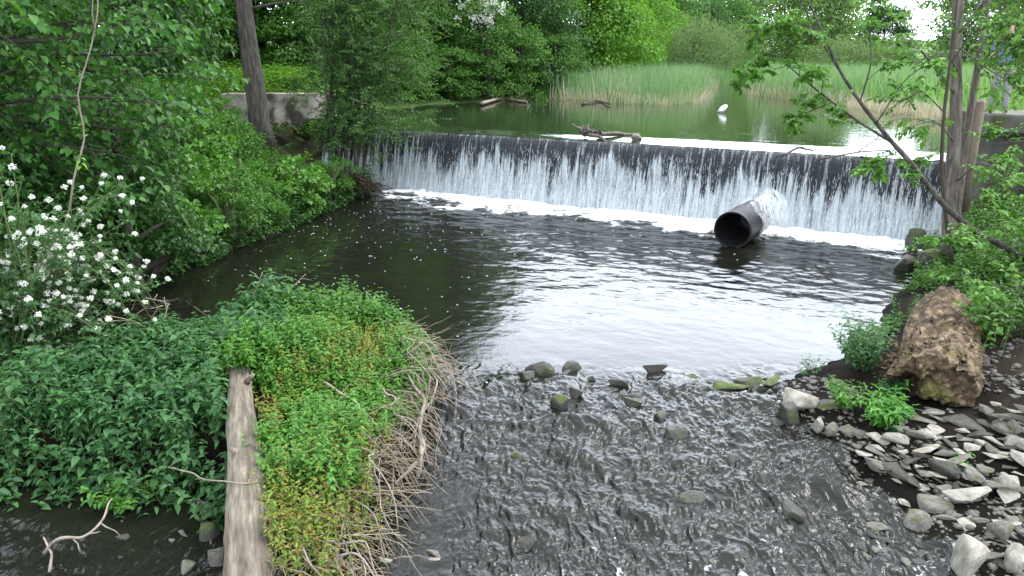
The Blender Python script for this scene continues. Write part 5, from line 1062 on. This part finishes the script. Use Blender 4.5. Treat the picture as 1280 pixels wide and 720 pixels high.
limbtree('overhanging_bush', 'leafy boughs hanging in from the right edge above the rotten log', a2([(1340, 420, 0), (1300, 370, 0), (1262, 350, 0)], 9.6), .03, .012, M['bark_dark'],
    [(a2([(1340, 420, 0), (1320, 390, 0), (1250, 355, -.1), (1190, 345, -.2)], 9.6), .012, .004, 9, .42, 4), (a2([(1340, 420, 0), (1320, 400, 0), (1260, 400, -.2), (1215, 395, -.4)], 9.6), .012, .004, 7, .35, 4), (a2([(1340, 420, -.8), (1330, 330, 0), (1270, 300, 0), (1205, 300, 0)], 10.4), .012, .004, 9, .5, 5),
     (a2([(1340, 420, -1.9), (1330, 260, 0), (1280, 235, 0), (1230, 235, 0)], 11.5), .012, .004, 9, .6, 5), (a2([(1340, 420, -2.4), (1330, 200, 0), (1285, 175, 0), (1240, 180, 0)], 12), .012, .004, 8, .5, 5)], .10, M['leaf_sap'], cat='bush', k=6)
pb = at(1206, 238, Y=14.9); po = Buf(); po.tube(np.array([(0, 0, -.4), (0, 0, .6), (.02, 0, 1.62), (.02, .01, 1.63)]), [.12, .115, .105, .09], 8, .06, 2); tag(po.build('wooden_post', M['post'], loc=tuple(pb)), 'grey weathered wooden post in front of the abutment', 'post')

# ------------------------------------------------------------------ person on the abutment
fp = np.array([9.95, 16.7, 2.885]); fp = at(1246, 141, z=2.885)
pe = thing('person', 'person in grey trousers and blue top standing on the right abutment', 'person', tuple(fp))
def skin(name, vs_, es_, rs_, mat, parent, sub=2):
    me = bpy.data.meshes.new(name); me.from_pydata(vs_, es_, []); me.materials.append(mat); o = link(name, me, parent); o.modifiers.new('s', 'SKIN'); s_ = o.modifiers.new('u', 'SUBSURF'); s_.levels = sub; s_.render_levels = sub
    for v, r_ in zip(me.skin_vertices[0].data, rs_): v.radius = (r_, r_) if np.isscalar(r_) else r_
    me.skin_vertices[0].data[0].use_root = True; return o
skin('body', [(0, 0, .98), (0, 0, 1.15), (0, -.01, 1.36), (0, 0, 1.47), (0, -.015, 1.54), (0, -.02, 1.62), (0, -.01, 1.72), (.2, 0, 1.4), (.25, -.02, 1.12), (.2, -.18, .98), (.17, -.24, .95), (-.2, 0, 1.4), (-.25, -.02, 1.12), (-.2, -.18, .98), (-.17, -.24, .95)],
     [(0, 1), (1, 2), (2, 3), (3, 4), (4, 5), (5, 6), (2, 7), (7, 8), (8, 9), (9, 10), (2, 11), (11, 12), (12, 13), (13, 14)], [(.14, .1), (.13, .095), (.15, .1), .07, .055, (.078, .095), .06, .052, .042, .034, .03, .052, .042, .034, .03], M['skin'], pe)
skin('top', [(0, 0, .9), (0, 0, 1.15), (0, -.01, 1.36), (0, 0, 1.44), (.2, 0, 1.39), (.25, -.01, 1.17), (-.2, 0, 1.39), (-.25, -.01, 1.17)], [(0, 1), (1, 2), (2, 3), (2, 4), (4, 5), (2, 6), (6, 7)], [(.175, .125), (.155, .115), (.175, .12), .09, .075, .065, .075, .065], M['shirt'], pe)
skin('trousers', [(0, 0, .95), (.095, 0, .84), (.11, .0, .48), (.12, .02, .09), (-.095, 0, .84), (-.11, -.03, .48), (-.12, .02, .09)], [(0, 1), (1, 2), (2, 3), (0, 4), (4, 5), (5, 6)], [(.16, .12), (.1, .105), .082, .07, (.1, .105), .082, .07], M['trousers'], pe)
for sgn in (-1, 1): skin('shoe', [(sgn * .12, .06, .05), (sgn * .125, -.06, .045), (sgn * .135, -.17, .035)], [(0, 1), (1, 2)], [.05, .05, .04], M['shoe'], pe)
skin('hair', [(0, .03, 1.62), (0, .015, 1.7), (0, -.03, 1.75)], [(0, 1), (1, 2)], [(.085, .085), (.092, .1), .05], M['hair'], pe)
pe.rotation_euler = (0, 0, R(-25))

# ------------------------------------------------------------------ shaded understory on the left bank
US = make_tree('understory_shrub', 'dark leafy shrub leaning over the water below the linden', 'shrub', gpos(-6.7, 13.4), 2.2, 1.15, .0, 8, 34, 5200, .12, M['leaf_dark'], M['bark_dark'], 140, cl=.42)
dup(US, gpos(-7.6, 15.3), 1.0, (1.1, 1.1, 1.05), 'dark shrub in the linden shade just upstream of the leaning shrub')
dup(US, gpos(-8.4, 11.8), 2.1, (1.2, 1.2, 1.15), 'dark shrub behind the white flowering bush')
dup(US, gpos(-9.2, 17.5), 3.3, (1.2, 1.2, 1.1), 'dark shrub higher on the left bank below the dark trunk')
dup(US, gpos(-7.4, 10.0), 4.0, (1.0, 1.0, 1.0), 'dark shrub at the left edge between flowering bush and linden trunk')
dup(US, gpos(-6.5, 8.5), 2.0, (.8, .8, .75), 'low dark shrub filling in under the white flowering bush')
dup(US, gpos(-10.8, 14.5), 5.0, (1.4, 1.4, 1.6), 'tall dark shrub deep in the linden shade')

# ------------------------------------------------------------------ tangled branches down the mound's right face
r5 = np.random.default_rng(55)
for i in range(46):
    y = r5.uniform(5.4, 9.9); xe = float(np.interp(y, [4, 5.3, 6.3, 7.2, 8.2, 9.3, 9.9], [-1.35, -1.25, -1.15, -1.05, -.95, -.8, -.95]))
    p = np.array([xe - r5.uniform(.15, .5), y, 0]); p[2] = float(ground_z(p[0], p[1])) + r5.uniform(.05, .25)
    q = p + [r5.uniform(.15, .4), r5.uniform(-.45, .15), r5.uniform(-.1, .12)]; e_ = q + [r5.uniform(.05, .35), r5.uniform(-.5, .1), -r5.uniform(.2, .55)]
    rr_ = r5.uniform(.005, .013)
    stick('dead_branch', 'bare grey branch tangled in the straw down the right face of the mound', [p, (p + q) / 2 + [0, 0, .05], q, e_], rr_, rr_ * .45, ['twig', 'twig', 'post'][i % 3], int(r5.integers(1, 4)), group='tangled branches on the mound face', wob=.09)
# plants that close over the head of the fallen log
hp = np.stack([rng.uniform(-.42, .42, 260), rng.uniform(-.12, .5, 260), np.zeros(260)], -1) + [log_a[0], log_a[1], 0]; hp[:, 2] = np.maximum(ground_z(hp[:, 0], hp[:, 1]), np.where(np.abs(hp[:, 0] - log_a[0]) < .15, log_a[2] + .10, 0))
herbs('log_head_plants', 'mixed leaves closing over the upper end of the fallen log', hp, (.15, .38), 6, .065, M['herb'], .6, 'broad')

# ------------------------------------------------------------------ bushes of different leaf on the left bank
BB = [make_tree('bank_bush', 'light green small leaved bush at the waterline of the left bank', 'bush', gpos(-6.1, 16.8), 1.1, .75, 0, 6, 22, 3600, .075, M['leaf_mid'], M['stem'], 151, cl=.5),
      make_tree('bank_bush', 'broad leaved bush midway up the left bank', 'bush', gpos(-7.1, 17.6), 1.3, .85, 0, 6, 18, 1700, .15, M['leaf_sap'], M['stem'], 152, cl=.5, aspect=.8),
      make_tree('bank_bush', 'feathery yellow-green bush under the dark trunk', 'bush', gpos(-7.7, 21.6), 1.0, .8, 0, 6, 22, 3200, .09, M['herb'], M['stem'], 153, cl=.5, aspect=.35)]
for k, x, y, sc, lab in [(1, -5.5, 20.2, .8, 'broad leaved bush right above the dark square block'), (2, -6.6, 19.2, .9, 'feathery bush between the two broad leaved bushes'), (0, -5.0, 21.9, .75, 'small leaved bush at the foot of the willow'),
                         (1, -8.6, 19.6, 1.1, 'broad leaved bush high on the left bank beside the linden shade'), (0, -9.6, 22.0, 1.2, 'small leaved bush left of the dark trunk foot'), (2, -8.9, 24.2, .9, 'feathery bush in front of the left end of the concrete wall'),
                         (1, -6.7, 15.4, .85, 'broad leaved bush dipping to the water beside the leaning dark shrub'), (0, -7.3, 20.4, 1.0, 'small leaved bush in the middle of the left bank slope'), (2, -5.9, 18.1, .7, 'feathery bush hanging over the pool edge')]:
    dup(BB[k], gpos(x, y), k + x, (sc, sc, sc), lab)

# ------------------------------------------------------------------ dead leaf litter on the mound's open edge
n = 2600; yy = rng.uniform(5.2, 10.0, n); xe = np.interp(yy, [4, 5.3, 6.3, 7.2, 8.2, 9.3, 9.9], [-1.35, -1.25, -1.15, -1.05, -.95, -.8, -.95]); xx = xe - rng.uniform(-.15, .9, n)
P = np.stack([xx, yy, ground_z(xx, yy) + .015], -1); ok = P[:, 2] > wlevel(yy) + .01; P = P[ok]; n = len(P); lv = Leaves()
lv.add(P, unit(rng.normal(0, 1, (n, 3)) * [1, 1, .35]), unit(np.array([0, 0, 1.]) + rng.normal(0, .45, (n, 3))), rng.uniform(.03, .09, n))
tag(link('leaf_litter', lv.mesh('leaf_litter', leaf_mat('dead_leaf', [(.06, .04, .025), (.14, .1, .065), (.24, .18, .12), (.34, .28, .2)], .1, tint=(1, 1, 1)), aspect=.4)), 'broken brown leaf litter matted over the open edge of the mound', 'litter', kind='stuff')

# ------------------------------------------------------------------ broken line of low rocks where the pool spills over
for px, py, w_, d_, m_ in [(655, 473, .13, .08, 'stone_wet'), (698, 470, .18, .07, 'stone_wet'), (738, 474, .09, .06, 'stone_moss'), (775, 478, .12, .07, 'stone_wet'), (818, 464, .20, .06, 'stone_wet'), (862, 474, .16, .08, 'stone_moss'), (882, 486, .12, .08, 'stone_wet'), (930, 478, .22, .09, 'stone_moss'), (948, 486, .12, .08, 'stone_wet'), (790, 500, .14, .08, 'stone_wet'), (720, 492, .10, .07, 'stone_wet'), (760, 520, .12, .08, 'stone_wet')]:
    p = at(px, py, z=.0); p[2] = water_z(p[0], p[1]) + rng.uniform(-.03, .03)
    stone(slabs[int(rng.integers(len(slabs)))], m_, p, (w_ * 1.45, d_ * 1.6, rng.uniform(.25, .45)), (rng.normal(0, .15), rng.normal(0, .15), rng.normal(0, .4)), 'low dark stone in the broken sill where the pool spills into the riffle', 'low stones of the sill')
